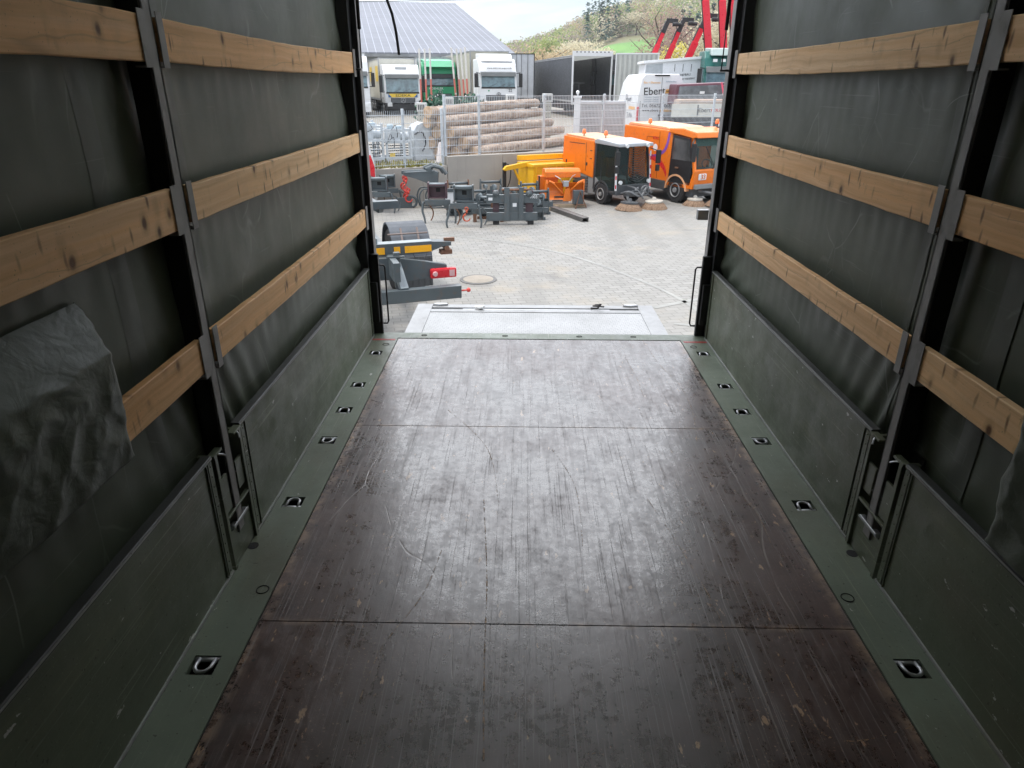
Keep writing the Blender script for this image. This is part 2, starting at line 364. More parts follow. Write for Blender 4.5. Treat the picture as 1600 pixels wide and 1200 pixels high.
# side rails with recessed lashing rings
RY = {-1: [4.43, 3.88, 3.52, 3.16, 2.58, 1.64, .75, -.1], 1: [4.47, 3.91, 3.55, 3.2, 2.6, 1.67, .78, -.1]}
REV = {3, 5}
for s in (-1, 1):
    hx, hy = .043, .040
    b = MB(); xa, xb = sorted((s*1.037, s*1.235)); rc = s*1.14
    cuts = sorted(RY[s]); y = YF
    for c in cuts:
        b.box(xa, xb, y, c-hy, -.02, .003); b.box(xa, rc-hx, c-hy, c+hy, -.02, .003); b.box(rc+hx, xb, c-hy, c+hy, -.02, .003); y = c+hy
    b.box(xa, xb, y, 4.74, -.02, .003)
    rail = b.build('side_rail', M_RAIL, truck)
    for i, c in enumerate(RY[s]):
        b = MB()                       # the dark cup under each ring
        b.box(rc-hx-.004, rc+hx+.004, c-hy-.004, c+hy+.004, -.06, -.055)
        b.box(rc-hx-.004, rc-hx, c-hy, c+hy, -.055, -.0205); b.box(rc+hx, rc+hx+.004, c-hy, c+hy, -.055, -.0205)
        b.box(rc-hx, rc+hx, c-hy-.004, c-hy, -.055, -.0205); b.box(rc-hx, rc+hx, c+hy, c+hy+.004, -.055, -.0205)
        b.build('ring_recess', M_BLACK, rail)
        b = MB(); d = -1 if i in REV else 1
        pts = [(rc+.026*math.cos(a), c+d*(.002+.026*math.sin(a)), .001) for a in [PI*k/8 for k in range(9)]]
        pts = [(rc+.026, c-d*.032, -.004)]+pts+[(rc-.026, c-d*.032, -.004)]
        b.tube(pts, .0065, 8); b.bar((rc-.042, c-d*.032, -.006), (rc+.042, c-d*.032, -.006), .016, .010)
        b.build('lashing_ring', M_STEEL, rail, smooth=True)
    b = MB()
    for yy, xx in ((2.0, 1.075), (4.60, 1.10)):
        b.tube([(s*xx+.022*math.cos(a), yy+.022*math.sin(a), .0035) for a in [2*PI*k/20 for k in range(21)]], .0022, 6, cap=False)
    b.build('rail_plug', M_DARK, rail)
    b = MB(); b.lathe([(.022, 0), (.022, .0015)], 20, T((s*1.205, 2.26, .003)) @ Ry(-PI/2)); b.build('drain_hole', M_DARK, rail)
    b = MB(); b.box(*sorted((s*1.05, s*1.222)), 4.685, 4.715, .003, .0042); b.build('red_marking', M_RED, rail)
    b = MB(); b.box(*sorted((s*1.0335, s*1.0365)), YF, 4.737, -.03, -.002); b.build('rail_gap', M_DARK, rail)
# rear sill
b = MB(); b.box(-1.235, 1.235, 4.74, YR, -.16, .003, bev=.003)
b.build('rear_sill', M_RAIL, truck)
b = MB(); b.box(-1.225, 1.225, YF, 4.70, -.30, -.062); b.build('underframe', M_BLACK, truck)
b = MB()
for x in (-.85, -.25, .3, .7): b.tube([(x+.02*math.cos(a), 4.80+.012*math.sin(a), .004) for a in [2*PI*k/14 for k in range(15)]], .002, 5, cap=False)
b.build('sill_plug', M_DARK, truck)
# drop sides
for s in (-1, 1):
    for (y0, y1) in ((YF, 2.095), (2.355, 4.78)):
        x0, x1 = sorted((s*1.222, s*1.25))
        b = MB(); b.box(x0, x1, y0, y1, .008, .497)
        # rolled top edge with a lip facing in
        d = b.build('drop_side', M_GREEN, truck)
        b = MB(); b.prism([(s*1.2185, .4975), (s*1.2185, .509), (s*1.222, .5125), (s*1.252, .5125), (s*1.252, .4975)], y0, y1, 'y'); b.build('top_cap', paint('dark_cap', (.045, .048, .044), .5, .1, .3, (.12, .12, .11), .6), d)
        b = MB(); b.box(*sorted((s*1.2172, s*1.2184)), y0, y1, .5015, .5075); b.build('worn_edge', m_green('worn_edge_paint', (.36, .37, .35)) if 'we' not in _cache else _cache['we'], d)
        _cache['we'] = bpy.data.materials['worn_edge_paint']
        b = MB(); b.box(*sorted((s*1.216, s*1.222)), y0, y1, .006, .016); b.build('bottom_edge', _cache['we'], d)
        # riveted end strip
        for ye, sg in ((y0, 1), (y1, -1)):
            if ye == YF: continue
            b = MB(); b.box(*sorted((s*1.2185, s*1.222)), *sorted((ye+sg*.006, ye+sg*.034)), .012, .495); b.box(*sorted((s*1.2165, s*1.222)), *sorted((ye+sg*.046, ye+sg*.050)), .012, .495)
            for k in range(12): b.lathe([(.004, 0), (.003, .002), (.0005, .003)], 8, T((s*1.2185, ye+sg*.020, .03+k*.041)) @ (Rz(PI) if s > 0 else Matrix()))
            b.build('end_strip', M_GREEN, d)
            b = MB(); b.box(*sorted((s*1.2205, s*1.2235)), *sorted((ye+sg*.037, ye+sg*.0445)), .012, .495); b.build('strip_shadow_gap', M_DARK, d)
# middle post, lower socket, brackets
def slat_pocket(s, y0, y1, z):
    b = MB(); b.box(*sorted((s*1.2055, s*1.2085)), y0, y1, z-.085, z+.075, bev=.0012)
    if y1 > 2.3: ya, yb = y1-.012, y1
    return b
SZ = [.862, 1.355, 1.838]
for s in (-1, 1):
    b = MB(); xa, xb = sorted((s*1.215, s*1.285))
    b.box(xa, xb, YP0, YP0+.010, .12, 2.70); b.box(xa, xb, YP1-.010, YP1, .12, 2.70)
    b.box(*sorted((s*1.215, s*1.221)), YP0, YP1, .12, 2.70)
    p = b.build('side_post', [M_POST], truck, bevel=.002)
    b = MB(); b.box(*sorted((s*1.221, s*1.285)), YP0-.003, YP0, .30, 2.70); b.build('post_flank_shade', M_BLACK, p)  # black sheet paints the deep shade on the camera-facing side of the post
    for z in SZ:
        for (ya, yb) in ((YP0-.044, YP0-.006), (YP1+.006, YP1+.044)):
            b = MB(); b.box(*sorted((s*1.207, s*1.210)), ya, yb, z-.078, z+.074, bev=.001)
            b.box(*sorted((s*1.210, s*1.24)), ya, yb, z-.078, z-.073)
            b.build('slat_bracket', M_POST, p)
    # socket channel at the foot
    b = MB()
    b.box(*sorted((s*1.212, s*1.28)), 2.105, 2.125, .004, .50); b.box(*sorted((s*1.212, s*1.28)), 2.325, 2.345, .004, .50)
    b.box(*sorted((s*1.222, s*1.228)), 2.125, 2.325, .004, .155)
    b.box(*sorted((s*1.22, s*1.23)), 2.125, 2.185, .24, .39); b.box(*sorted((s*1.22, s*1.23)), 2.265, 2.325, .27, .39)
    b.box(*sorted((s*1.212, s*1.228)), 2.125, 2.325, .222, .232); b.box(*sorted((s*1.212, s*1.24)), 2.10, 2.17, .497, .507); b.box(*sorted((s*1.212, s*1.24)), 2.28, 2.35, .497, .507)
    k = b.build('post_socket', M_GREEN, p, bevel=.0015)
    b = MB(); b.box(*sorted((s*1.285, s*1.29)), 2.105, 2.345, .0, .52); b.build('socket_back', M_DARK, k)
    b = MB(); b.prism([(2.15, .158), (2.30, .158), (2.29, .172), (2.16, .172)], *sorted((s*1.213, s*1.235)), 'x'); b.build('socket_lip', M_STEEL, k, bevel=.002)
    b = MB(); b.tube([(s*1.216, 2.135, .498), (s*1.206, 2.145, .492), (s*1.20, 2.16, .480)], .004, 6); b.tube([(s*1.216, 2.315, .498), (s*1.206, 2.305, .492), (s*1.20, 2.295, .480)], .004, 6); b.build('socket_hook', M_STEEL, k)
    # rear corner post
    b = MB(); b.box(*sorted((s*1.225, s*1.30)), 4.79, 4.87, .0, 2.70)
    b.box(*sorted((s*1.19, s*1.225)), 4.86, 4.872, .50, 2.70)
    rp = b.build('rear_post', [M_BLACK], truck, bevel=.002)
    b = MB(); b.box(*sorted((s*1.192, s*1.199)), 4.8725, 4.95, .42, 2.70); b.box(*sorted((s*1.199, s*1.24)), 4.94, 4.946, .42, 2.70); b.build('outer_frame', M_POST, rp)
    for z in SZ:
        b = MB(); b.box(*sorted((s*1.207, s*1.211)), 4.775, 4.835, z-.082, z+.078); b.build('slat_bracket', M_POST, rp)
    b = MB(); b.box(*sorted((s*1.16, s*1.225)), 4.83, 4.865, .003, .60); b.box(*sorted((s*1.175, s*1.225)), 4.80, 4.83, .10, .40); b.build('locking_bar', M_BLACK, rp, bevel=.004)
    # grab handle
    b = MB(); hx = s*1.165
    b.tube([(hx+s*.02, 4.905, .505), (hx-s*.025, 4.905, .505), (hx-s*.035, 4.905, .49), (hx-s*.035, 4.905, .08), (hx-s*.025, 4.905, .06), (hx+s*.02, 4.905, .06)], .0065, 8)
    b.build('grab_handle', M_BLACK, rp, smooth=True)
    # gas strut hanging from the top frame
    b = MB(); sx = s*1.165 if s < 0 else 1.135
    b.tube([(sx, 4.83, 2.66), (sx-.002, 4.83, 2.03)], .011, 10); b.tube([(sx-.002, 4.83, 2.03), (sx-.004, 4.83, 1.805)], .004, 8)
    b.tube([(sx-.012, 4.83, 1.80), (sx+s*.045, 4.83, 1.80)], .007, 8)
    b.build('gas_strut', M_BLACK, rp, smooth=True)
b = MB(); b.box(1.115, 1.19, 4.95, 5.0, .835, .905, bev=.003); b.build('hinge_block', M_STEEL, truck)
b = MB(); b.box(-1.3, 1.3, 4.80, 4.87, 2.66, 2.75); b.build('top_rear_beam', M_BLACK, truck)
b = MB()
pts = [(-1.08, 4.84, 2.66), (-1.03, 4.84, 2.38), (-.985, 4.84, 2.20), (-.958, 4.845, 2.12), (-.94, 4.85, 2.02), (-.928, 4.85, 1.885)]
b.tube(pts, .009, 7)
tag(b.build('hanging_strap', M_BLACK), 'dark rubber strap hanging free from the top of the rear opening', 'strap')
# tarpaulin walls: a fine grid with real folds
def toff(s, y, z):
    off = 0.010*mnoise.noise((y*.9, z*.9, s*5))+.004*mnoise.noise((y*3.1, z*2.3, s*9))
    for sz in SZ:                      # soft upright ripples under each slat
        dz = sz-.09-z
        if 0 < dz < .25: off += .0019*math.sin(y*58+4*mnoise.noise((y*3, 1, s)))*math.exp(-dz*9)
    for yc in (2.22, 4.80):            # gathered folds close to the posts
        d = abs(y-yc)
        if d < .55:
            k = math.exp(-d*6.5)*(0.6+.4*mnoise.noise((z*2.0, yc, s)))
            off += k*.052*mnoise.noise((y*6+z*2.0, z*2.6, s*2+yc))+k*.014*abs(mnoise.noise((y*14+z*5, z*4, s+yc)))
            off += k*.016*(1 if y < yc else .3)
    if z < .85:                        # diagonal creases in the lower corners
        off += .014*math.exp(-math.hypot(y-4.75, z-.5)*3)*math.sin((y*.8+z*1.3)*26)
        off += .016*math.exp(-math.hypot(y-2.38, z-.5)*4.5)*math.sin((y*1.5+z*.6)*30)
    return off
def tarp(s, y0, y1, z0, z1, name='tarpaulin', ny=150, nz=90):
    bm = bmesh.new(); g = []
    for i in range(ny+1):
        g.append([bm.verts.new((s*(1.290+toff(s, y0+(y1-y0)*i/ny, z0+(z1-z0)*j/nz)), y0+(y1-y0)*i/ny, z0+(z1-z0)*j/nz)) for j in range(nz+1)])
    for i in range(ny):
        for j in range(nz): bm.faces.new((g[i][j], g[i+1][j], g[i+1][j+1], g[i][j+1]))
    mb = MB(); mb.bm.free(); mb.bm = bm
    o = mb.build(name, M_TARP, truck, smooth=True)
    so_ = o.modifiers.new('thick', 'SOLIDIFY'); so_.thickness = .0025; so_.offset = 1 if s > 0 else -1
    return o
for s in (-1, 1):
    t = tarp(s, YF, 4.88, .30, 2.74, ny=330, nz=105)
    # seams of the sheet: overlapping welded strips
    for yc, wd in ((1.93, .09), (2.42, .05)):
        b = MB(); n = 120; top = []
        for j in range(n+1):
            z = .5+2.2*j/n; o_ = .012*mnoise.noise((z*3, yc, s)); row = []
            for k in range(7):
                y_ = yc-wd/2+wd*k/6+o_; row.append((s*(1.290+toff(s, y_, z)-.0035), y_, z))
            top.append(row)
        for a_, c_ in zip(top, top[1:]):
            for k in range(6): b.quad(a_[k], a_[k+1], c_[k+1], c_[k])
        bmesh.ops.remove_doubles(b.bm, verts=b.bm.verts, dist=.0002)
        b.build('welded_seam', M_TARP2, t, smooth=True)
# flat repair sheet hanging over the lower slat of the left wall, and a smaller one on the right
q = NM('patch_vinyl', .46, 0, .5); b_ = q.noise(1.6, detail=6)
c_ = q.mix(q.ramp(b_, .35, .65), (.070, .086, .058), (.052, .064, .044))
sp_ = q.n.new('ShaderNodeSeparateXYZ'); q.lk(q.tc.outputs['Object'], sp_.inputs[0])
c_ = q.mix(q.ramp(q.noise(14, detail=5, rough=.7), .55, .72, 0, .3), c_, (.16, .17, .15))
q.color(c_); cv = q.noise(1, q.map((1, 5.5, 7)), 3, .5, 1.4)
rid = q.math('ABSOLUTE', q.math('SUBTRACT', cv, .5)); n1 = q.bump(rid, .18, .03)
rid2 = q.math('ABSOLUTE', q.math('SUBTRACT', q.noise(1, q.map((1, 13, 16), loc=(4, 4, 4)), 3, .5, 1.0), .5)); n2 = q.bump(rid2, .25, .010, n1)
q.bump(q.noise(260, detail=2), .12, .002, n2); M_PATCH = q.m
def flap(s, y0, y1, z0, z1, depth, ny=150, nz=80):
    bm = bmesh.new(); g = []
    for i in range(ny+1):
        row = []
        for j in range(nz+1):
            u, v = i/ny, j/nz
            ye = y1+.012*mnoise.noise((v*5, s, 1))-.03*(1-v)*abs(math.sin(v*9))
            y = y0+(ye-y0)*u; z = z0+(z1-z0)*v+.006*mnoise.noise((y*5, v, 3))+.012*(1-u)
            e = max(0, min(1, (1-u)*26, v*14+.15, (1-v)*2.2+.06)); e = math.sin(e*PI/2)
            r1 = abs(mnoise.noise((y*4.5, z*7, 2))); r2 = abs(mnoise.noise((y*10+3, z*13, 7)))
            low = 1 if v < .72 else max(0, 1-(v-.72)*12)     # the upper welded band stays taut
            off = depth*e+(-.013*r1-.010*r2+.008)*low*min(1, e*1.2)
            row.append(bm.verts.new((s*(1.288-off), y, z)))
        g.append(row)
    for i in range(ny):
        for j in range(nz): bm.faces.new((g[i][j], g[i+1][j], g[i+1][j+1], g[i][j+1]))
    mb = MB(); mb.bm.free(); mb.bm = bm
    o = mb.build('repair_flap', M_PATCH, truck, smooth=True)
    return o
flap(-1, .45, 1.69, .755, 1.20, .098)
flap(1, .45, 1.685, .50, 1.16, .090)
# gouges in the floor sheets: thin broken lines down to pale wood
q = NM('gouge_wood', .7); q.color((.30, .20, .125)); tb = q.n.new('ShaderNodeBsdfTransparent'); ms = q.n.new('ShaderNodeMixShader')
q.lk(q.ramp(q.noise(38, detail=5, rough=.7), .46, .54), ms.inputs[0]); q.lk(tb.outputs[0], ms.inputs[1]); q.lk(q.b.outputs[0], ms.inputs[2]); q.lk(ms.outputs[0], q.n['Material Output'].inputs['Surface'])
GOUGE = [[(0.73, 1.73), (0.73, 1.6), (0.74, 1.48), (0.76, 1.42), (0.83, 1.4), (0.93, 1.42), (1.05, 1.46)], [(0.76, 4.74), (0.8, 4.26), (0.86, 3.95), (0.86, 3.58), (0.8, 3.19)], [(0.58, 4.44), (0.61, 4.04), (0.61, 3.75)], [(-0.29, 2.62), (-0.25, 2.1), (-0.24, 1.77), (-0.23, 1.51), (-0.22, 1.32)], [(0.9, 2.28), (0.91, 2.55), (0.85, 2.76)], [(-0.44, 2.25), (-0.48, 1.99), (-0.58, 1.73), (-0.61, 1.5)], [(-0.55, 3.55), (-0.3, 3.1), (-0.22, 2.57)], [(0.03, 3.11), (0.13, 2.74), (0.13, 2.26)], [(-1.03, 2.66), (-1.03, 2.41), (-1.03, 2.08)], [(0.45, 2.64), (0.52, 2.31), (0.58, 1.91), (0.56, 1.62)]]
def spl(p, n=7):
    out = []
    for i in range(len(p)-1):
        p0 = p[max(i-1, 0)]; p1 = p[i]; p2 = p[i+1]; p3 = p[min(i+2, len(p)-1)]
        for k in range(n):
            t = k/n; out.append(tuple(.5*((2*p1[j])+(-p0[j]+p2[j])*t+(2*p0[j]-5*p1[j]+4*p2[j]-p3[j])*t*t+(-p0[j]+3*p1[j]-3*p2[j]+p3[j])*t**3) for j in range(2)))
    return out+[p[-1]]
for gi, gp in enumerate(GOUGE):
    b = MB(); P = [Vector((x, y, .0012)) for x, y in spl(gp)]; L = []
    for i, p in enumerate(P):
        d = (P[min(i+1, len(P)-1)]-P[max(i-1, 0)]).normalized(); w_ = (.0042 if gi in (0, 3) else .0022)*(1+.5*math.sin(i*1.7)); n = Vector((-d.y, d.x, 0))*w_/2; L.append((p+n, p-n))
    for a_, c2 in zip(L, L[1:]): b.quad(a_[0], a_[1], c2[1], c2[0])
    b.build('floor_gouge', q.m, truck)
# unseen roof, made translucent to brighten the inside walls, and bulkhead
def m_roof(name, k):
    q = NM(name, .6)
    q.color((.03, .035, .03)); tr = q.n.new('ShaderNodeBsdfTranslucent'); tr.inputs['Color'].default_value = (.92, .93, .90, 1)
    ms = q.n.new('ShaderNodeMixShader'); ms.inputs[0].default_value = k
    q.lk(q.b.outputs[0], ms.inputs[1]); q.lk(tr.outputs[0], ms.inputs[2]); q.lk(ms.outputs[0], q.n['Material Output'].inputs['Surface'])
    return q.m
M_ROOF = m_roof('translucent_roof', .42); M_ROOF2 = m_roof('dense_roof', .16)  # front roof sheet made denser to keep the near floor dark
b = MB(); b.box(-1.31, 1.31, 1.9, 4.80, 2.750, 2.753); b.build('roof_sheet', M_ROOF, truck)
b = MB(); b.box(-1.31, 1.31, YF, 1.898, 2.750, 2.753); b.build('roof_sheet', M_ROOF2, truck)
b = MB()
for yy in (-.6, .8, 2.22, 3.6): b.box(-1.285, 1.285, yy-.025, yy+.025, 2.70, 2.745)
b.build('roof_bow', M_POST, truck)
b = MB(); b.box(-1.30, 1.30, YF-.04, YF-.002, -.3, 2.75); b.build('bulkhead', M_GREEN, truck)
# ------------------------------------------------------------------ tail lift
q = NM('tread_plate', .5, .25)
vv = q.map((70, 70, 1), rot=(0, 0, .785)); ch = q.n.new('ShaderNodeTexChecker'); ch.inputs['Scale'].default_value = 1; q.lk(vv, ch.inputs['Vector'])
bk = q.voro(1, q.map((38, 38, 1), rot=(0, 0, .785)), rnd=0.1)
q.color(q.mix(q.ramp(bk, .25, .5, 1, 0), q.mix(q.ramp(q.noise(3, detail=6), .35, .7), (.30, .305, .31), (.24, .245, .245)), (.10, .105, .11)))
q.bump(bk, .8, .004); M_TREAD = q.m
lift = MB(); Z = -.28
lift.box(-1.0, 1.0, 5.0, 6.25, Z-.03, Z)
tl = lift.build('tail_lift', M_TREAD, truck)
b = MB(); b.box(-1.15, -1.0, 4.95, 6.5, Z-.04, Z+.006); b.box(1.0, 1.15, 4.95, 6.5, Z-.04, Z+.006); b.box(-1.0, 1.0, 4.92, 5.0, Z-.04, Z+.006)
b.box(-1.0, 1.0, 6.25, 6.33, Z-.04, Z+.006); b.box(-.999, .999, 6.40, 6.50, Z-.04, Z+.001); b.build('lift_frame', paint('rail_alu', (.27, .275, .28), .5, .25, .2), tl, bevel=.003)
b = MB(); b.box(-.999, .999, 6.332, 6.398, Z-.05, Z-.012); b.build('lift_groove', paint('grey_alu', (.12, .125, .13), .5, .3), tl)
b = MB(); b.box(-.7, .72, 6.352, 6.378, Z-.012, Z-.004); b.build('torsion_bar', M_STEEL, tl)
for x in (-.93, .93):
    b = MB(); b.prism([(x-.07, 6.455), (x-.04, 6.49), (x+.06, 6.49), (x+.08, 6.46), (x, 6.435)], Z, Z+.02, 'z'); b.build('lift_stop', M_STEEL, tl, bevel=.004)
b = MB(); b.bar((-.56, 6.36, Z+.02), (-.50, 6.31, Z+.035), .05, .02); b.box(-.58, -.5, 6.33, 6.37, Z, Z+.03); b.build('warning_flag_clip', paint('white_plastic', (.75, .75, .74), .4), tl, bevel=.003)
b = MB(); b.tube([(.54, 6.37, Z+.01), (.60, 6.34, Z+.02), (.63, 6.36, Z+.05), (.58, 6.39, Z+.035)], .012, 7); b.tube([(.56, 6.39, Z+.03), (.66, 6.33, Z+.04)], .009, 6); b.build('safety_latch', M_BLACK, tl)
for x in (-.98, .98):
    b = MB(); b.bar((x, 4.8, -.62), (x, 6.3, Z-.06), .05, .09); b.box(x-.06, x+.06, 4.70, 4.86, -.8, -.16); b.build('lift_arm', M_BLACK, tl)
# ------------------------------------------------------------------ lift-out wooden slats
def slat(s, y0, y1, z, seed, label, bow=0., h=.118):
    bm = MB(); n = 24; x0, x1 = 1.213, 1.238; secs = []
    rnd = random.Random(seed)
    for i in range(n+1):
        t = i/n; y = y0+(y1-y0)*t; dz = bow*math.sin(t*PI); dx = .006*math.sin(t*PI)
        e1 = .0015*rnd.uniform(-1, 1); e2 = .0015*rnd.uniform(-1, 1)
        a, b_, c_ = s*(x0-dx), s*(x1-dx), .003
        secs.append([(a, y, z-h/2+c_+dz+e1), (a+s*c_, y, z-h/2+dz+e1), (b_, y, z-h/2+dz+e1), (b_, y, z+h/2+dz+e2), (a+s*c_, y, z+h/2+dz+e2), (a, y, z+h/2-c_+dz+e2)])
    bm.loft(secs)
    o = bm.build('wooden_slat', m_pine('pine_%d' % seed, seed, PC[seed % 4]))
    return tag(o, label, 'wooden board', 'wooden slats along the lorry walls')
PC = [(.90, .59, .33), (.87, .55, .29), (.90, .62, .36), (.84, .52, .265)]
lv = ['lowest', 'middle', 'topmost']
slat(-1, 2.275, 4.80, SZ[0], 1, 'long pale pine slat on the left wall just above the far green drop side')
slat(-1, 2.275, 4.80, SZ[1], 2, 'long pine slat between the two other slats on the far half of the left wall')
slat(-1, 2.275, 4.80, SZ[2], 3, 'knotty pine slat highest on the far half of the left wall, bowed downward', -.014)
slat(1, 2.275, 4.80, SZ[0], 4, 'long pale pine slat on the right wall just above the far green drop side')
slat(1, 2.275, 4.80, SZ[1], 5, 'middle pine slat on the far right wall with dark knots along its upper edge')
slat(1, 2.275, 4.80, SZ[2], 6, 'pine slat highest on the far half of the right wall, bowed downward', -.012)
slat(-1, YF+.05, 2.175, SZ[0], 7, 'short visible pine slat sticking out of the puffy tarpaulin flap on the left wall')
slat(-1, YF+.05, 2.175, SZ[1], 8, 'wide cracked pine slat halfway up the near half of the left wall', 0, .126)
slat(-1, YF+.05, 2.175, SZ[2], 9, 'wide pine slat in the upper left corner of the photo, left of the steel post', 0, .124)
slat(1, YF+.05, 2.175, SZ[0], 10, 'pine slat on the near right wall with its end tucked under tarpaulin')
slat(1, YF+.05, 2.175, SZ[1], 11, 'pine slat halfway up the near right wall at the photo edge')
slat(1, YF+.05, 2.175, SZ[2], 12, 'topmost pine slat on the near right wall, in the upper right corner')
# ================================================================== yard and terrain
G = -1.20; GU = -.32
P0 = Vector((-2.15, 19.03, 0)); WA = math.radians(29.4)
def WF(x, y, z=0):
    return P0+Vector((x*math.cos(WA)-y*math.sin(WA), x*math.sin(WA)+y*math.cos(WA), z))
WM = T(P0) @ Rz(WA)
q = NM('block_paving', .82, 0, .3)
v = q.map((1, 1, 1), rot=(0, 0, -.22)); br = q.n.new('ShaderNodeTexBrick')
br.inputs['Scale'].default_value = 1.0; br.inputs['Brick Width'].default_value = .205; br.inputs['Row Height'].default_value = .125
br.inputs['Mortar Size'].default_value = .007; br.inputs['Mortar Smooth'].default_value = .35; br.inputs['Bias'].default_value = -.1
br.inputs['Color1'].default_value = (.27, .265, .25, 1); br.inputs['Color2'].default_value = (.215, .21, .198, 1); br.inputs['Mortar'].default_value = (.11, .106, .098, 1)
q.lk(q.warp(6, .012, v), br.inputs['Vector'])
far = q.noise(.35, detail=6, rough=.6)
c_ = q.mix(q.ramp(far, .35, .65, 0, .6), br.outputs['Color'], (.245, .236, .215))
# gritty beige sand swept into the joints near the wall
sp = q.n.new('ShaderNodeSeparateXYZ'); q.lk(q.map(rot=(0, 0, 0)), sp.inputs[0])
c_ = q.mix(q.ramp(q.noise(1.3, detail=7, rough=.65), .52, .75, 0, .5), c_, (.33, .28, .21))
c_ = q.mix(q.ramp(q.noise(38, detail=4), .6, .75, 0, .35), c_, (.14, .13, .12))
c_ = q.mix(q.ramp(q.noise(1, q.map((.5, 5, 1), rot=(0, 0, .6)), 5), .58, .75, 0, .35), c_, (.19, .185, .18))
st_ = q.math('MULTIPLY', q.ramp(q.noise(.9, q.map(loc=(7, 3, 0)), 6, .6), .60, .68), .45); c_ = q.mix(st_, c_, (.13, .125, .12))
c_ = q.mix(q.math('MULTIPLY', q.ramp(q.noise(1, q.map((1.1, .12, 1), rot=(0, 0, -.5)), 4), .56, .66), .3), c_, (.15, .147, .14))
q.color(c_); q.bump(br.outputs['Fac'], -.5, .006); M_PAVE = q.m
b = MB(); R_ = 700
# the yard: paved sheet in front of the retaining wall
pts = [WF(-400, .1, G), WF(400, .1, G), WF(400, -500, G), WF(-400, -500, G)]
b.quad(*pts); tag(b.build('yard_paving', M_PAVE), kind='structure')
M_GRAV = NM('gravel_ground', .9)
M_GRAV.color(M_GRAV.mix(M_GRAV.ramp(M_GRAV.noise(14, detail=6, rough=.7), .4, .65), (.27, .25, .215), (.17, .155, .13))); M_GRAV = M_GRAV.m
b = MB(); b.quad(WF(-900, .2, GU), WF(900, .2, GU), WF(1200, 1500, GU), WF(-1200, 1500, GU))
tag(b.build('upper_ground', M_GRAV), kind='structure')
# painted arc and edge lines on the paving
M_LINE = paint('worn_road_paint', (.285, .285, .265), .7, 0, .3, (.25, .245, .23), 1.0)
def ribbon(pts, w, z, name):
    b = MB(); P = [Vector((x, y, z)) for x, y in pts]; L = []
    for i, p in enumerate(P):
        d = (P[min(i+1, len(P)-1)]-P[max(i-1, 0)]).normalized(); n = Vector((-d.y, d.x, 0))*w/2; L.append((p+n, p-n))
    for a_, c2 in zip(L, L[1:]): b.quad(a_[0], a_[1], c2[1], c2[0])
    return tag(b.build(name, M_LINE), kind='structure')
def smooth_pts(p, n=8):
    out = []
    for i in range(len(p)-1):
        p0 = p[max(i-1, 0)]; p1 = p[i]; p2 = p[i+1]; p3 = p[min(i+2, len(p)-1)]
        for k in range(n):
            t = k/n; out.append(tuple(.5*((2*p1[j])+(-p0[j]+p2[j])*t+(2*p0[j]-5*p1[j]+4*p2[j]-p3[j])*t*t+(-p0[j]+3*p1[j]-3*p2[j]+p3[j])*t**3) for j in range(len(p1))))
    return out+[p[-1]]
ribbon(smooth_pts([(-3.6, 14.9), (-2.2, 14.52), (-1.0, 14.04), (0.63, 12.75), (1.77, 10.9), (2.28, 9.6), (2.5, 8.2)]), .07, G+.004, 'painted_line')
ribbon([(1.75, 9.4), (2.9, 10.1)], .10, G+.004, 'painted_line'); ribbon([(1.9, 8.7), (2.9, 8.35)], .08, G+.004, 'painted_line')
# manhole
mh = empty('manhole_cover', 'round pale concrete manhole cover with a dark ring in the block paving', 'manhole cover', (-.84, 10.85, G))
b = MB(); b.lathe([(.30, 0), (.30, .008), (.295, .010)], 40, T((0, 0, 0)) @ Ry(-PI/2)); b.build('ring', paint('iron_ring', (.10, .095, .09), .6), mh)
b = MB(); b.lathe([(.245, .010), (.245, .013), (.24, .014)], 40, Ry(-PI/2)); b.build('lid', paint('lid_concrete', (.30, .265, .22), .85, 0, .2, (.2, .18, .15), .5), mh)
# retaining wall: two lengths of different height
q = NM('concrete_wall', .85); v = q.map((1, 1, 1))
c_ = q.mix(q.ramp(q.noise(.9, detail=7, rough=.6), .35, .65), (.40, .37, .325), (.32, .30, .27))
c_ = q.mix(q.ramp(q.noise(1, q.map((6, 6, .6)), 4), .6, .8, 0, .4), c_, (.24, .22, .19)); q.color(c_); q.bump(q.noise(20, detail=4), .1, .01)
M_CONC = q.m
for nm, x0, x1, zt, lab in (('retaining_wall', -14, -.006, -.30, 'low pale concrete retaining wall on the left with weeds on its top'),
                            ('retaining_wall', .006, 30, -.07, 'taller pale concrete retaining wall behind the yellow bin and the sweepers')):
    rw = empty(nm, lab, 'wall', WF((x0+x1)/2*0, 0, G), WA)
    b = MB(); x = x0; w = 1.66
    while x < x1-.01:
        xe = min(x+w, x1); b.box(x+.004, xe-.004, 0, .24, -.02, zt-G, bev=.008); x = xe
    b.build('wall_panels', M_CONC, rw)
b = MB(); b.quad(WF(-14, .10, GU-.02), WF(30, .10, GU-.02), WF(30, .4, GU-.02), WF(-14, .4, GU-.02))
# weeds on the strip behind the low wall
rnd = random.Random(4); b = MB()
for k in range(950):
    x = rnd.uniform(-5.5, -.1); y = abs(rnd.gauss(.45, .5))+.05; p = WF(x, y, GU)
    h = rnd.uniform(.03, .13); a_ = rnd.uniform(0, PI); w_ = rnd.uniform(.015, .05); d = Vector((math.cos(a_), math.sin(a_), 0))*w_
    l_ = Vector((rnd.uniform(-.06, .06), rnd.uniform(-.06, .06), h)); b.quad(p-d, p+d, p+d*.5+l_, p-d*.5+l_)
o = b.build('weeds', paint('weed_leaf', (.27, .25, .05), .7, 0, .4, (.40, .30, .22), .8)); tag(o, 'yellow green weeds and litter along the top of the low wall', 'weeds', kind='stuff')
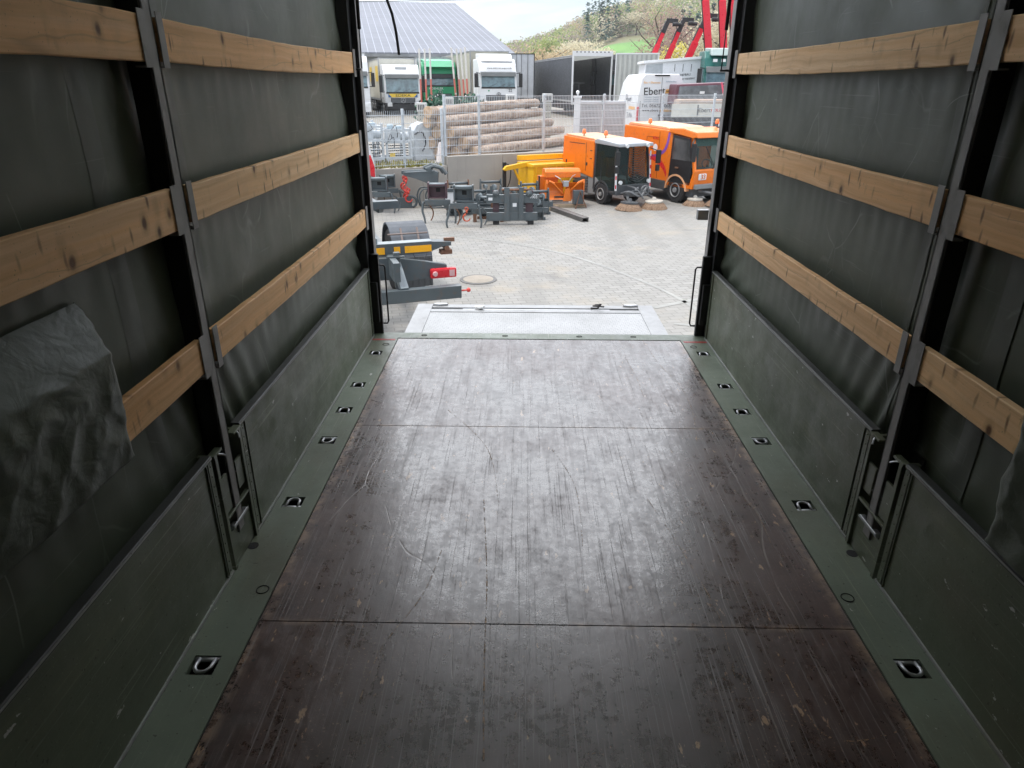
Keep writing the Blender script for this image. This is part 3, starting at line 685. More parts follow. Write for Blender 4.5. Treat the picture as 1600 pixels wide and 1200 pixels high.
# ------------------------------------------------------------------ double-rod mesh fence
M_GALV = paint('galvanised', (.60, .64, .67), .42, .2, .15, (.3, .31, .32), .4)
def fence(x0, x1, z0, z1, posts, label, step=.05):
    f = empty('mesh_fence', label, 'fence', WF(0, 0, 0), WA)
    edges = sorted(posts)
    for a_, c2 in zip(edges, edges[1:]):
        b = MB(); n = int((c2-a_)/step)
        for i in range(1, n):
            x = a_+i*(c2-a_)/n; b.box(x-.0035, x+.0035, .115, .122, z0+.02, z1-.01)
        z = z0+.05
        while z < z1+.01:
            b.box(a_, c2, .107, .1145, z-.006, z+.006); b.box(a_, c2, .1225, .130, z-.006, z+.006); z += .2
        b.build('mesh_panel', M_GALV, f)
    for x in edges:
        b = MB(); b.box(x-.03, x+.03, .133, .19, z0-.03, z1+.03, bev=.004); b.box(x-.022, x+.022, .10, .132, z0+.2, z0+.24); b.box(x-.022, x+.022, .10, .132, z1-.12, z1-.08)
        b.build('fence_post', M_GALV, f)
    return f
fence(-14, -.1, -.28, 1.09, [-6.2, -3.65, -1.13, -.06], 'galvanised wire mesh fence on the low wall in front of the grey machines')
fence(0, 14, -.05, 1.42, [.03, 1.03, 3.06, 5.1, 7.3, 9.4, 11.6], 'galvanised wire mesh fence on the taller wall in front of the logs and van')
# marker cone
cn = empty('traffic_cone', 'worn whitish traffic cone behind the fence left of the logs', 'cone', WF(.12, .75, GU))
b = MB(); b.lathe([(.14, .03), (.125, .06), (.035, .55), (.028, .56)], 20, Ry(-PI/2)); b.build('cone_body', paint('cone_white', (.66, .60, .58), .5, 0, .15, (.55, .3, .25), .6), cn, smooth=True)
b = MB(); b.box(-.18, .18, -.18, .18, 0, .035, bev=.01); b.build('cone_base', paint('cone_base', (.5, .46, .45), .6), cn)
# ------------------------------------------------------------------ log pile
q = NM('bark', .85); v = q.map((1, 1, 1))
c_ = q.mix(q.ramp(q.noise(1, q.map((1.2, 9, 9)), 6, .65), .36, .62), (.44, .345, .275), (.22, .15, .11))
c_ = q.mix(q.ramp(q.noise(5, detail=5, rough=.7), .5, .62, 0, .7), c_, (.54, .45, .37)); c_ = q.mix(q.ramp(q.voro(3), .06, .13, .8, 0), c_, (.09, .06, .04))
q.color(c_); q.bump(q.noise(12, detail=5), .5, .02); M_BARK = q.m
q = NM('cut_end', .8); q.color(q.mix(q.ramp(q.noise(8, detail=4), .4, .6), (.58, .42, .28), (.44, .29, .18))); M_CUT = q.m
DL = math.radians(60)
rows = [  # (lateral, height, start, length, radius)
 (0, .17, .5, 5.5, .17), (.36, .17, .1, 5.2, .17), (.72, .18, -.2, 5.6, .18), (1.1, .17, .1, 5.1, .16),
 (.18, .47, .25, 5.9, .17), (.54, .47, -.1, 5.3, .165), (.92, .47, -.3, 5.5, .16),
 (.34, .76, -.15, 5.6, .155), (.70, .76, -.3, 5.0, .16),
 (.50, 1.04, -.35, 6.0, .155), (.86, 1.03, -.5, 5.6, .15), (.70, 1.30, -.65, 6.1, .15)]
LO = Vector((-1.85, 20.55, GU)); dl = Vector((math.cos(DL), math.sin(DL), 0)); nl = Vector((-math.sin(DL), math.cos(DL), 0))
wh = ['bottom', 'bottom', 'bottom', 'bottom', 'second', 'second', 'second', 'third', 'third', 'fourth', 'fourth', 'top']
lo_names = ['debarked log at the foot of the pile nearest the fence', 'log in the bottom layer of the pile, second back from the fence', 'log in the bottom layer of the pile, third back from the fence', 'log in the bottom layer of the pile farthest from the fence',
 'thick debarked log in the second layer nearest the fence', 'log in the middle of the second layer of the pile', 'log in the second layer farthest from the fence', 'log in the third layer of the pile nearest the fence', 'log in the third layer farthest from the fence',
 'long log in the fourth layer of the pile nearest the fence', 'log in the fourth layer farthest from the fence', 'single long log lying on top of the whole pile']
for i, (la, hz_, st_, ln, r) in enumerate(rows):
    ln += .35 if i < 8 else .1
    t = empty('log', lo_names[i], 'log', LO+nl*la+dl*st_+Vector((0, 0, hz_)), DL, 'logs in the pile'); rn = random.Random(i)
    prof = []; n = 14; b = MB(); secs = []
    for k in range(n+1):
        u = k/n; rr = r*(1.08-.22*u); cx_ = .02*math.sin(u*5+i); cz_ = .015*math.sin(u*4+2*i)
        secs.append([(ln*u, cx_+rr*(1+.05*mnoise.noise((u*6, a2*1.0, i)))*math.cos(2*PI*a2/14), cz_+rr*(1+.05*mnoise.noise((u*6, a2*1.0, i+3)))*math.sin(2*PI*a2/14)) for a2 in range(14)])
    b.loft(secs); b.build('log_body', M_BARK, t, smooth=True); t.rotation_euler = (i*.7, -.004*(i % 3)-(.012 if i > 8 else 0), DL+.02*math.sin(i*2.3))
    b = MB(); b.lathe([(r*1.05, -.004), (r*.9, -.010)], 14); b.build('cut_end', M_CUT, t)
# ------------------------------------------------------------------ hall with standing-seam / solar roof
E0 = Vector((-.94, 62, 4.0)); Rg = Vector((-8.65, 95, 10.62)); dv = Rg-E0; hl = math.hypot(dv.x, dv.y); ha = math.atan2(-dv.x, dv.y)
hall = empty('hall', 'large storage hall with a bluish grey panelled roof sloping towards the parked trucks', 'building', (E0.x, E0.y, GU), ha)
q = NM('panel_roof', .75, .0, .2); sp = q.n.new('ShaderNodeSeparateXYZ'); q.lk(q.tc.outputs['Object'], sp.inputs[0])
fx = q.math('FRACT', q.math('MULTIPLY', sp.outputs['X'], 1/.62)); fy = q.math('FRACT', q.math('MULTIPLY', sp.outputs['Y'], 1/1.68))
lx = q.math('LESS_THAN', fx, .10); ly = q.math('LESS_THAN', fy, .018)
c_ = q.mix(q.ramp(q.noise(.22, detail=5), .35, .65), (.185, .195, .225), (.16, .17, .195)); c_ = q.mix(q.math('MULTIPLY', ly, .35), c_, (.5, .52, .55)); c_ = q.mix(lx, c_, (.29, .31, .35))
q.color(c_); M_HR = q.m
zE, zR = E0.z-GU, Rg.z-GU
b = MB(); b.loft([[(-62, -.6, zE-.35), (-62, -.6, zE-.12), (-62, hl, zR), (-62, hl+1, zR-.2), (-62, 2*hl, zE)], [(0, -.6, zE-.35), (0, -.6, zE-.12), (0, hl, zR), (0, hl+1, zR-.2), (0, 2*hl, zE)]])
b.build('roof', M_HR, hall)
b = MB(); b.prism([(0, 0), (0, zE-.38), (hl, zR-.5), (2*hl-.5, zE-.5), (2*hl-.5, 0)], -61.7, -.3, 'x'); b.build('wall', paint('hall_wall', (.42, .44, .44), .6), hall)
b = MB(); b.box(-62, .05, -.72, -.61, zE-.42, zE-.20); b.build('gutter', paint('gutter_grey', (.20, .21, .22), .5), hall)
for k in range(6):
    b = MB(); b.box(-9.5-k*9, -5.0-k*9, -.06, -.005, 0, 3.3); b.build('gate', paint('gate_grey', (.26, .28, .30), .5), hall)
# wires in the sky
for i, (z0_, z1_, lab) in enumerate(((6.7, 9.3, 'upper of two thin overhead cables across the sky'), (6.35, 8.9, 'lower of two thin overhead cables across the sky'))):
    b = MB(); n = 30; b.tube([(-20+50*k/n, 50+10*k/n, z0_+(z1_-z0_)*k/n-.3*math.sin(PI*k/n)) for k in range(n+1)], .018, 5)
    tag(b.build('overhead_cable', M_BLACK), lab, 'cable', 'cables overhead')
# ------------------------------------------------------------------ hills and woods
def sm(t): t = max(0, min(1, t)); return t*t*(3-2*t)
def hz(x, y):
    r = math.hypot(x, y); a_ = math.degrees(math.atan2(x, y))
    H = 12+22*sm((a_+2)/11)+4*sm((a_-9)/8)
    return GU-.3+H*sm((r-110)/330)+.8*mnoise.noise((x*.02, y*.02, 1))*sm((r-120)/100)
bm = bmesh.new(); g = []
for i in range(61):
    row = []
    for j in range(50):
        a_ = math.radians(-30+70*i/60); r = 105*(1.045**j); x, y = r*math.sin(a_), r*math.cos(a_); row.append(bm.verts.new((x, y, hz(x, y))))
    g.append(row)
for i in range(60):
    for j in range(49): bm.faces.new((g[i][j], g[i+1][j], g[i+1][j+1], g[i][j+1]))
mb = MB(); mb.bm.free(); mb.bm = bm
q = NM('hill_ground', .9); q.color(q.mix(q.ramp(q.noise(.05, detail=6), .4, .6), (.13, .16, .06), (.17, .14, .08))); tag(mb.build('hill', q.m, smooth=True), kind='structure')
bm = bmesh.new(); g = []
for i in range(25):
    row = []
    for j in range(14):
        a_ = math.radians(4.6+6.2*i/24); r0 = 205-15*math.sin(i/24*PI); r1 = 262+16*sm(i/24)+6*math.sin(i/3); r = r0+(r1-r0)*j/13; x, y = r*math.sin(a_), r*math.cos(a_); row.append(bm.verts.new((x, y, hz(x, y)+.25)))
    g.append(row)
for i in range(24):
    for j in range(13): bm.faces.new((g[i][j], g[i+1][j], g[i+1][j+1], g[i][j+1]))
mb = MB(); mb.bm.free(); mb.bm = bm
q = NM('meadow_green', .9); q.color(q.mix(q.ramp(q.noise(.12, detail=5), .4, .6), (.115, .25, .045), (.09, .20, .04))); tag(mb.build('meadow', q.m, smooth=True), kind='structure')
LEAF = [paint('leaf_pale_spring', (.20, .23, .08), .8, 0, .4, (.15, .13, .08), .5), paint('leaf_grey_bare', (.20, .17, .135), .85, 0, .3, (.28, .24, .20), .6), paint('leaf_blossom', (.36, .325, .235), .85, 0, .3, (.22, .22, .13), .8),
        paint('leaf_conifer', (.035, .065, .05), .85, 0, .3, (.05, .09, .05), .4), paint('leaf_brown', (.22, .15, .12), .85, 0, .3, (.27, .18, .12), .5), paint('leaf_mid_green', (.10, .14, .05), .85, 0, .4, (.18, .2, .08), .5), paint('leaf_tan', (.29, .225, .135), .85, 0, .3, (.42, .36, .25), .6), paint('leaf_yellow', (.38, .34, .08), .85, 0, .3, (.3, .25, .1), .5)]
for lm in LEAF:      # thin leaves let light through
    t_ = lm.node_tree; pb = t_.nodes['Principled BSDF']; lk_ = pb.inputs['Base Color'].links[0].from_socket
    tl_ = t_.nodes.new('ShaderNodeBsdfTranslucent'); t_.links.new(lk_, tl_.inputs['Color']); ad = t_.nodes.new('ShaderNodeAddShader')
    t_.links.new(pb.outputs[0], ad.inputs[0]); t_.links.new(tl_.outputs[0], ad.inputs[1]); t_.links.new(ad.outputs[0], t_.nodes['Material Output'].inputs['Surface'])
M_TRUNK = paint('tree_bark', (.12, .095, .075), .9)
def leafcloud(b, c, rx, rz, n, sz, rn, mi=0, seed=0, shell=.75):
    c = Vector(c)
    for _ in range(n):
        d = Vector((rn.gauss(0, 1), rn.gauss(0, 1), rn.gauss(0, 1))).normalized()
        k = (1+.38*mnoise.noise(d*2.1+Vector((seed, 0, 0))))*(rn.random()**(.33 if rn.random() < shell else .9))
        p = c+Vector((d.x*rx*k, d.y*rx*k, d.z*rz*k)); s = sz*rn.uniform(.5, 1.3)
        u_ = Vector((rn.gauss(0, 1), rn.gauss(0, 1), rn.gauss(0, 1))).normalized(); w_ = u_.orthogonal().normalized()
        f = b.bm.faces.new([b.bm.verts.new(p+u_*s), b.bm.verts.new(p+w_*s), b.bm.verts.new(p-u_*s*.8), b.bm.verts.new(p-w_*s)]); f.material_index = mi
def conecloud(b, base, r, h, n, sz, rn, mi=0):
    for _ in range(n):
        t = rn.random()**1.3; a_ = rn.uniform(0, 2*PI); lay = .78+.22*math.sin(t*h*2.6); rr = r*(1-t)*lay*rn.uniform(.45, 1)+.1
        p = Vector(base)+Vector((rr*math.cos(a_), rr*math.sin(a_), h*(.08+.92*t))); s = sz*rn.uniform(.5, 1.2)
        o_ = Vector((math.cos(a_), math.sin(a_), -.35)); w_ = Vector((-math.sin(a_), math.cos(a_), 0))
        f = b.bm.faces.new([b.bm.verts.new(p+o_*s), b.bm.verts.new(p+w_*s*.7), b.bm.verts.new(p-o_*s), b.bm.verts.new(p-w_*s*.7)]); f.material_index = mi
rn = random.Random(11); b = MB(); cnt = 0
for _ in range(2300):
    a_ = rn.uniform(-9, 24); r = rn.uniform(190, 520)
    if 3.9 < a_ < 11.4 and 185 < r < 285+8*math.sin(a_): continue
    if r < 230 and a_ < 4 and rn.random() < .3: continue
    x, y = r*math.sin(math.radians(a_)), r*math.cos(math.radians(a_)); z = hz(x, y)
    nn = mnoise.noise((x*.02, y*.02, 5)); u = rn.random()
    mi = 3 if (a_ > 4 and nn > .12 and u < .5) else (0 if u < .38 else 1 if u < .58 else 5 if u < .80 else 2 if u < .87 else 4 if u < .93 else 6)
    if mi == 3: conecloud(b, (x, y, z), 3.2, rn.uniform(11, 16), 60, .9, rn, 3)
    else: leafcloud(b, (x, y, z+4.6), rn.uniform(3.2, 5.2), rn.uniform(3.6, 5.4), 150, .40, rn, mi, _)
    cnt += 1
tag(b.build('hill_wood', LEAF), 'mixed spring woodland of grey, pale green and dark trees covering the far hillside', 'wood', kind='stuff')
def tree(px_a, r, kind, h, w, label, mi, n=500, group=None, sz=.5, name='tree'):
    x, y = r*math.sin(math.radians(px_a)), r*math.cos(math.radians(px_a)); z = hz(x, y) if r > 105 else GU
    t = empty(name, label, 'tree', (x, y, z), 0, group); rn = random.Random(int(px_a*100)+int(r))
    b = MB(); b.tube([(0, 0, -.5), (w*.02, 0, h*.35), (0, w*.02, h*.8)], .2, 7, radii=[.025*h, .018*h, .006*h])
    if kind != 'conifer':
        for k in range(9):
            a2 = k*2.4; b.tube([(0, 0, h*(.25+.05*k)), (w*.3*math.cos(a2), w*.3*math.sin(a2), h*(.42+.05*k)), (w*.48*math.cos(a2+.3), w*.48*math.sin(a2+.3), h*(.55+.045*k))], .1, 5, radii=[.010*h, .006*h, .002*h])
    b.build('trunk', M_TRUNK, t, smooth=True)
    b = MB()
    if kind == 'conifer': conecloud(b, (0, 0, 0), w/2, h, n, sz, rn)
    else:
        for k in range(7): 
            a2 = rn.uniform(0, 2*PI); rr = w*.24*math.sqrt(rn.random()); leafcloud(b, (rr*math.cos(a2), rr*math.sin(a2), h*rn.uniform(.38, .76)), w*.30, h*.24, n//7, sz, rn, 0, k*3.3)
    b.build('crown', LEAF[mi], t)
for i, (a_, h, lab) in enumerate(((7.75, 19, 'leftmost dark conifer on the hilltop skyline'), (9.1, 22, 'tallest dark conifer on the hilltop skyline'), (10.0, 18, 'dark conifer just right of the tallest one on the skyline'), (10.6, 21, 'dark conifer in the middle of the skyline group'), (11.9, 20, 'dark broad conifer on the skyline above the crane heads'), (12.5, 22, 'dark conifer on the skyline left of the red booms'), (13.1, 19, 'small dark conifer nearest the red booms on the skyline'))):
    tree(a_, 478, 'conifer', h, 10, lab, 3, 420, 'conifers on the hilltop', .9, 'conifer')
for i, (a_, r, h, w, mi, lab) in enumerate((
    (1.3, 95, 6.9, 9.5, 6, 'tan brown budding tree behind the white truck and grey trailers'),
    (-1.0, 110, 7.0, 8.0, 6, 'tan bush at the end of the hall roof'),
    (3.0, 175, 9.5, 13, 2, 'whitish blossoming tree left of the green meadow'),
    (4.4, 185, 10.5, 14, 2, 'widest whitish blossoming tree beside the green meadow'),
    (2.1, 190, 10.5, 12, 0, 'pale green tree behind the blossoming trees'),
    (3.7, 215, 11, 12, 1, 'grey leafless tree between the blossoming trees'),
    (5.6, 160, 7.5, 7, 2, 'small cream blossoming bush below the meadow'),
    (8.2, 290, 9, 14, 2, 'low pale blossoming hedge tree above the meadow'),
    (9.9, 120, 14.5, 10, 4, 'reddish brown bare tree behind the crane heads'),
    (11.4, 112, 12.5, 9, 4, 'brown bare tree between the slanting crane heads'),
    (11.0, 100, 7, 5, 7, 'yellow budding bush between the slanting crane heads'),
    (13.2, 92, 9.6, 8, 2, 'white blossoming tree between the cranes and the upright booms'),
    (15.0, 90, 11, 9, 2, 'white blossoming tree behind the upright red booms'),
    (14.2, 118, 15, 10, 1, 'tall bare grey tree behind the upright red booms'),
    (16.4, 100, 13, 9, 6, 'tan tree beside the rear post behind the right boom'))):
    tree(a_, r, 'round', h, w, lab, mi, 3600 if r < 200 else 1500, 'trees behind the truck park', .13 if r < 130 else .24, 'blossoming_tree' if mi == 2 else 'tree')
# ================================================================== vehicles behind the fence
M_WHITE = paint('white_paint', (.72, .73, .74), .35, 0, .06, (.45, .42, .36), .25)
M_TYRE = paint('tyre_rubber', (.022, .022, .023), .8, 0, .3, (.06, .055, .05), .5)
M_CHAS = paint('chassis_grey', (.03, .032, .035), .6, 0, .3, (.07, .06, .05), .4)
M_GLASS = glassm('truck_glass', (.055, .10, .115), .08)
M_GREENP = paint('green_truck_paint', (.015, .30, .13), .35, 0, .1); M_DKGREEN = paint('dark_green_truck_paint', (.01, .12, .10), .3, 0, .15)
M_LAMP = paint('headlamp_glass', (.75, .77, .78), .15, .2, .1); M_TL = paint('tail_lamp_red', (.62, .02, .03), .25, 0, .1)
M_YEL = paint('yellow_band', (.80, .55, .06), .4, 0, .05); M_TXT = paint('black_lettering', (.02, .02, .02), .5, 0, .05); M_BLUE = paint('blue_marking', (.02, .12, .32), .4, 0, .05)
M_AMB = paint('amber_reflector', (.90, .42, .01), .3, 0, .05); M_ORG = paint('orange_municipal_paint', (.78, .18, .010), .32, 0, .14, (.30, .13, .06), .55)
def wheel(parent, x, y, r, w, s=1, rim=M_STEEL, z=None, name='wheel'):
    z = r if z is None else z
    b = MB(); M = T((x, y, z)); b.lathe([(r*.55, -w/2), (r*.93, -w/2), (r, -w*.38), (r, w*.38), (r*.93, w/2), (r*.55, w/2)], 30, M)
    t = b.build(name, M_TYRE, parent, smooth=False)
    b = MB(); e = s*w/2; M = T((x+e*.9, y, z))
    b.lathe([(r*.56, -.02*s), (r*.56, .03*s), (r*.50, .03*s), (r*.44, -.03*s), (r*.20, -.02*s), (r*.18, .05*s), (r*.02, .05*s)], 26, M)
    for k in range(8):
        a_ = 2*PI*k/8; b.lathe([(r*.035, 0), (r*.035, .012*s)], 8, T((x+e*.9-.018*s, y+r*.32*math.cos(a_), z+r*.32*math.sin(a_))))
    b.build('rim', rim, t)
    return t
def star(parent, y, z, r, mat=M_STEEL):
    b = MB(); M = T((0, y, z))
    b.tube([(r*math.cos(a_), 0, r*math.sin(a_)) for a_ in [2*PI*k/20 for k in range(21)]], r*.10, 6, M, cap=False)
    for k in range(3):
        a_ = PI/2+k*2*PI/3; b.bar((0, y, z), (r*math.cos(a_), y, z+r*math.sin(a_)), r*.2, r*.2)
    b.build('badge', mat, parent)
def cab(root, w, h, pm, deep=2.1, fair=True, visor=M_WHITE, grille_z=(.95, 1.35), lower=None, glass_z=(1.75, 2.62), grm=None):
    """lorry cab, front towards local -y at y=0"""
    def sec(y, zl, zh, wl, wh, y2=None):
        return [(-wl/2, y, zl), (wl/2, y, zl), (wl/2*1.0, y, (zl+zh)/2), (wh/2, y, zh-.1), (wh/2-.10, y, zh), (-wh/2+.10, y, zh), (-wh/2, y, zh-.1), (-wl/2, y, (zl+zh)/2)]
    prof = [(0.02, .75), (-.03, 1.1), (-.02, glass_z[0]), (.12, glass_z[1]), (.28, h-.35), (.62, h-.02), (deep, h), (deep, .75)]
    b = MB(); b.prism(prof, -w/2, w/2, 'x', bev=.05); body = b.build('cab_body', pm, root, smooth=False)
    g0, g1 = glass_z
    sl = (.12+.02)/(g1-g0)
    b = MB(); b.prism([(-.035, g0+.03), (-.035+sl*(g1-g0-.03), g1), (.02+sl*(g1-g0), g1), (.02, g0+.03)], -w/2+.12, w/2-.12, 'x', bev=.02); b.build('windscreen', M_GLASS, root)
    b = MB(); b.prism([(-.045, g0-.05), (-.045, g0+.04), (.0, g0+.04), (.0, g0-.05)], -w/2+.10, w/2-.10, 'x'); 
    for x in (-.62, 0, .45): b.bar((x*w/2.4, -.052, g0+.03), (x*w/2.4+.5, -.025, g0+.24), .02, .015)
    b.build('wiper', M_BLACK, root)
    b = MB(); b.prism([(-.10, g1-.20), (-.06, g1+.04), (.14, g1+.08), (.14, g1-.02)], -w/2+.08, w/2-.08, 'x', bev=.015); b.build('sun_visor', visor, root)
    gz0, gz1 = grille_z
    b = MB(); b.box(-w*.34, w*.34, -.05, -.03, gz0, gz1, bev=.01); gr = b.build('grille', M_CHAS, root)
    b = MB()
    for k in range(5):
        z = gz0+.05+(gz1-gz0-.1)*k/4; b.box(-w*.32, w*.32, -.075, -.05, z-.012, z+.012)
    b.build('grille_bars', grm or paint('grille_grey', (.22, .24, .26), .4), gr)
    b = MB(); b.box(-w/2, w/2, -.10, .5, .32, gz0-.06, bev=.05); bp = b.build('bumper', lower or M_CHAS, root)
    for s in (-1, 1):
        b = MB(); b.box(s*w*.38-.16, s*w*.38+.16, -.115, -.06, .55, .80, bev=.02); b.build('headlight', M_LAMP, bp)
        b = MB(); b.bar((s*(w/2-.02), .05, g1-.02), (s*(w/2+.22), -.05, g1+.02), .04, .04); b.box(*sorted((s*(w/2+.12), s*(w/2+.34))), -.12, .02, g0+.02, g1-.02, bev=.03); b.bar((s*(w/2-.02), .05, g0+.05), (s*(w/2+.22), -.05, g0+.04), .04, .04)
        b.build('mirror', M_BLACK, root)
        b = MB(); b.prism([(.35, g0+.05), (.45, g1-.05), (1.15, g1-.05), (1.15, g0+.12)], *sorted((s*w/2, s*(w/2+.012))), 'x'); b.build('side_window', M_GLASS, root)
        b = MB(); b.box(*sorted((s*w/2, s*(w/2+.006))), .32, .335, .8, g1); b.box(*sorted((s*w/2, s*(w/2+.006))), 1.2, 1.215, .8, g1); b.build('door_seam', M_CHAS, root)
        wheel(root, s*(w/2-.18), 1.25, .5, .3, s)
        b = MB(); pts = [(1.25+.62*math.cos(a_), .5+.62*math.sin(a_)) for a_ in [PI*k/10 for k in range(11)]]+[(1.25+.56*math.cos(a_), .5+.56*math.sin(a_)) for a_ in [PI-PI*k/10 for k in range(11)]]
        b.prism(pts, *sorted((s*(w/2-.35), s*(w/2+.01))), 'x'); b.build('wheel_arch', M_CHAS, root)
    b = MB(); b.box(-.45, .45, 0, deep+.3, .45, .75); b.build('chassis', M_CHAS, root)
    return body
def boxbody(root, w, h, L, y0, z0, mat, name='cargo_box', frame=None, ribs=0):
    b = MB(); b.box(-w/2, w/2, y0, y0+L, z0, z0+h, bev=.02); o = b.build(name, mat, root)
    b = MB()
    for x in (-w/2, w/2):
        b.box(x-.03, x+.03, y0-.02, y0+.06, z0, z0+h+.02); b.box(x-.03, x+.03, y0+L-.06, y0+L+.02, z0, z0+h+.02); b.box(x-.025, x+.025, y0, y0+L, z0-.12, z0); b.box(x-.03, x+.03, y0, y0+L, z0+h-.03, z0+h+.04)
    b.box(-w/2, w/2, y0-.02, y0+.03, z0+h-.02, z0+h+.04); b.build('box_frame', frame or M_STEEL, o)
    if ribs:
        b = MB(); n = int(L/ribs)
        for i in range(n):
            for s in (-1, 1): b.box(*sorted((s*w/2, s*(w/2+.02))), y0+(i+.3)*ribs, y0+(i+.55)*ribs, z0+.06, z0+h-.08)
        b.build('side_ribs', mat, o)
    return o
def trailer_gear(root, w, y0, L, zf=.95, n=3, r=.5):
    b = MB(); b.box(-w/2+.1, w/2-.1, y0+.1, y0+L-.1, zf-.28, zf-.02); b.box(-w/2+.05, w/2-.05, y0+3.5, y0+6.5, .45, .75); b.build('chassis', M_CHAS, root)
    for i in range(n):
        for s in (-1, 1): wheel(root, s*(w/2-.2), y0+L-2.0-i*1.3, r, .36, s)
# --- white supermarket truck, second from left
t = empty('box_truck', 'white lorry with a yellow name band and blue corners on its front', 'truck', (-8.30, 50, GU+.02), math.radians(17))
cab(t, 2.4, 3.15, M_WHITE, visor=paint('smoked_visor', (.16, .17, .17), .4), grille_z=(.74, 1.08), glass_z=(1.40, 2.48))
b = MB(); b.box(-.92, .92, -.062, -.045, 1.12, 1.34, bev=.01); b.build('name_band', M_YEL, t)
text('lettering', 'EDEKA', .22, M_TXT, t, T((0, -.066, 1.23)) @ FRONT, sx=1.5)
for s in (-1, 1):
    b = MB(); b.prism([(s*.98, 1.12), (s*.74, 1.12), (s*.98, 1.34)], -.069, -.060, 'y'); b.build('blue_corner', M_BLUE, t)
star(t, -.09, .93, .16)
b = MB(); b.box(-.38, .38, .30, .55, 2.78, 3.0, bev=.04); b.build('roof_hatch', paint('light_grey', (.5, .52, .53), .4), t)
bb = boxbody(t, 2.5, 2.55, 8.6, 2.3, 1.0, paint('cream_body', (.62, .60, .52), .5, 0, .1, (.3, .27, .2), .4)); trailer_gear(t, 2.5, 2.3, 8.6)
for y_ in (3.0, 7.2):
    b = MB(); b.box(-1.275, -1.255, y_, y_+1.6, 2.1, 3.1, bev=.005); b.build('yellow_sign', M_YEL, bb)
# --- leftmost white truck cut by the rear post
t = empty('box_truck', 'white lorry with dark windscreen partly hidden behind the left rear post', 'truck', (-10.9, 46.0, GU+.02), math.radians(17))
cab(t, 2.4, 3.55, M_WHITE, visor=paint('smoked_visor', (.16, .17, .17), .4), glass_z=(1.75, 2.6), lower=M_WHITE)
boxbody(t, 2.5, 2.75, 8, 2.3, 1.0, M_WHITE); trailer_gear(t, 2.5, 2.3, 8)
star(t, -.09, 1.2, .15)
# --- bright green truck
t = empty('box_truck', 'bright green lorry with a black bonnet line parked between striped poles', 'truck', (-6.05, 52.5, GU+.05), math.radians(15))
cab(t, 2.4, 3.35, M_GREENP, visor=M_CHAS, glass_z=(1.8, 2.5), grille_z=(1.0, 1.3), lower=M_GREENP); star(t, -.09, 1.36, .15)
text('lettering', 'KOEHLER', .2, M_WHITE, t, T((-.3, -.066, 1.62)) @ FRONT, sx=1.2)
boxbody(t, 2.5, 2.6, 7.5, 2.3, 1.05, M_WHITE); trailer_gear(t, 2.5, 2.3, 7.5)
b = MB(); b.prism([(-.2, 3.0), (.5, 3.42), (2.1, 3.55), (2.1, 3.2), (.6, 3.1)], -1.05, 1.05, 'x', bev=.04); b.build('roof_fairing', M_GREENP, t)
# --- white articulated truck 22
t = empty('box_truck', 'white lorry numbered 22 with a long cream curtain trailer behind it', 'truck', (-1.72, 46.2, GU+.06), math.radians(15))
cab(t, 2.35, 3.35, M_WHITE, visor=paint('smoked_visor', (.16, .17, .17), .4), grille_z=(.85, 1.30), glass_z=(1.72, 2.55), lower=M_WHITE); star(t, -.09, 1.33, .12, M_CHAS)
text('lettering', '22', .24, M_TXT, t, T((.75, -.045, 1.56)) @ FRONT)
text('lettering', 'www.elektrotransport.de', .15, M_TXT, t, T((.1, .16, 2.82)) @ Rx(PI/2-.3), sx=1.0)
b = MB(); b.prism([(.35, 3.2), (.7, 3.62), (2.1, 3.68), (2.1, 3.3), (.8, 3.3)], -1.0, 1.0, 'x', bev=.05); b.build('roof_fairing', M_WHITE, t)
b = MB(); b.lathe([(.05, 0), (.05, .012)], 6, T((-.62, -.03, 1.55)) @ Rz(-PI/2)); b.build('green_badge', M_GREENP, t)
M_CUR = paint('cream_curtain', (.46, .44, .36), .5, 0, .1, (.3, .27, .2), .4)
bb = boxbody(t, 2.5, 2.78, 13.2, 2.5, 1.05, M_CUR, 'curtain_trailer', M_STEEL, ribs=.6); trailer_gear(t, 2.5, 2.5, 13.2)
text('lettering', 'KLAE', .8, paint('green_lettering', (.05, .22, .10), .5), bb, T((-1.285, 8.0, 2.9)) @ SIDEL, sx=1.3)
# --- white container body with closed doors behind truck 22
t = empty('trailer', 'light grey trailer with closed rear doors between the white lorry and the dark open trailer', 'trailer', (-.69, 53, GU), math.radians(2))
boxbody(t, 2.5, 2.85, 9, 0, 1.05, paint('pale_grey_body', (.56, .58, .61), .4), 'cargo_box', M_CHAS); trailer_gear(t, 2.5, 0, 9)
b = MB(); b.box(-.01, .01, -.03, -.005, 1.06, 3.98); b.box(-1.22, -1.20, -.03, -.005, 1.06, 3.98)
for x in (-.8, -.35, .35, .8): b.box(x-.012, x+.012, -.045, -.02, 1.1, 3.9)
b.build('door_bars', M_CHAS, t)
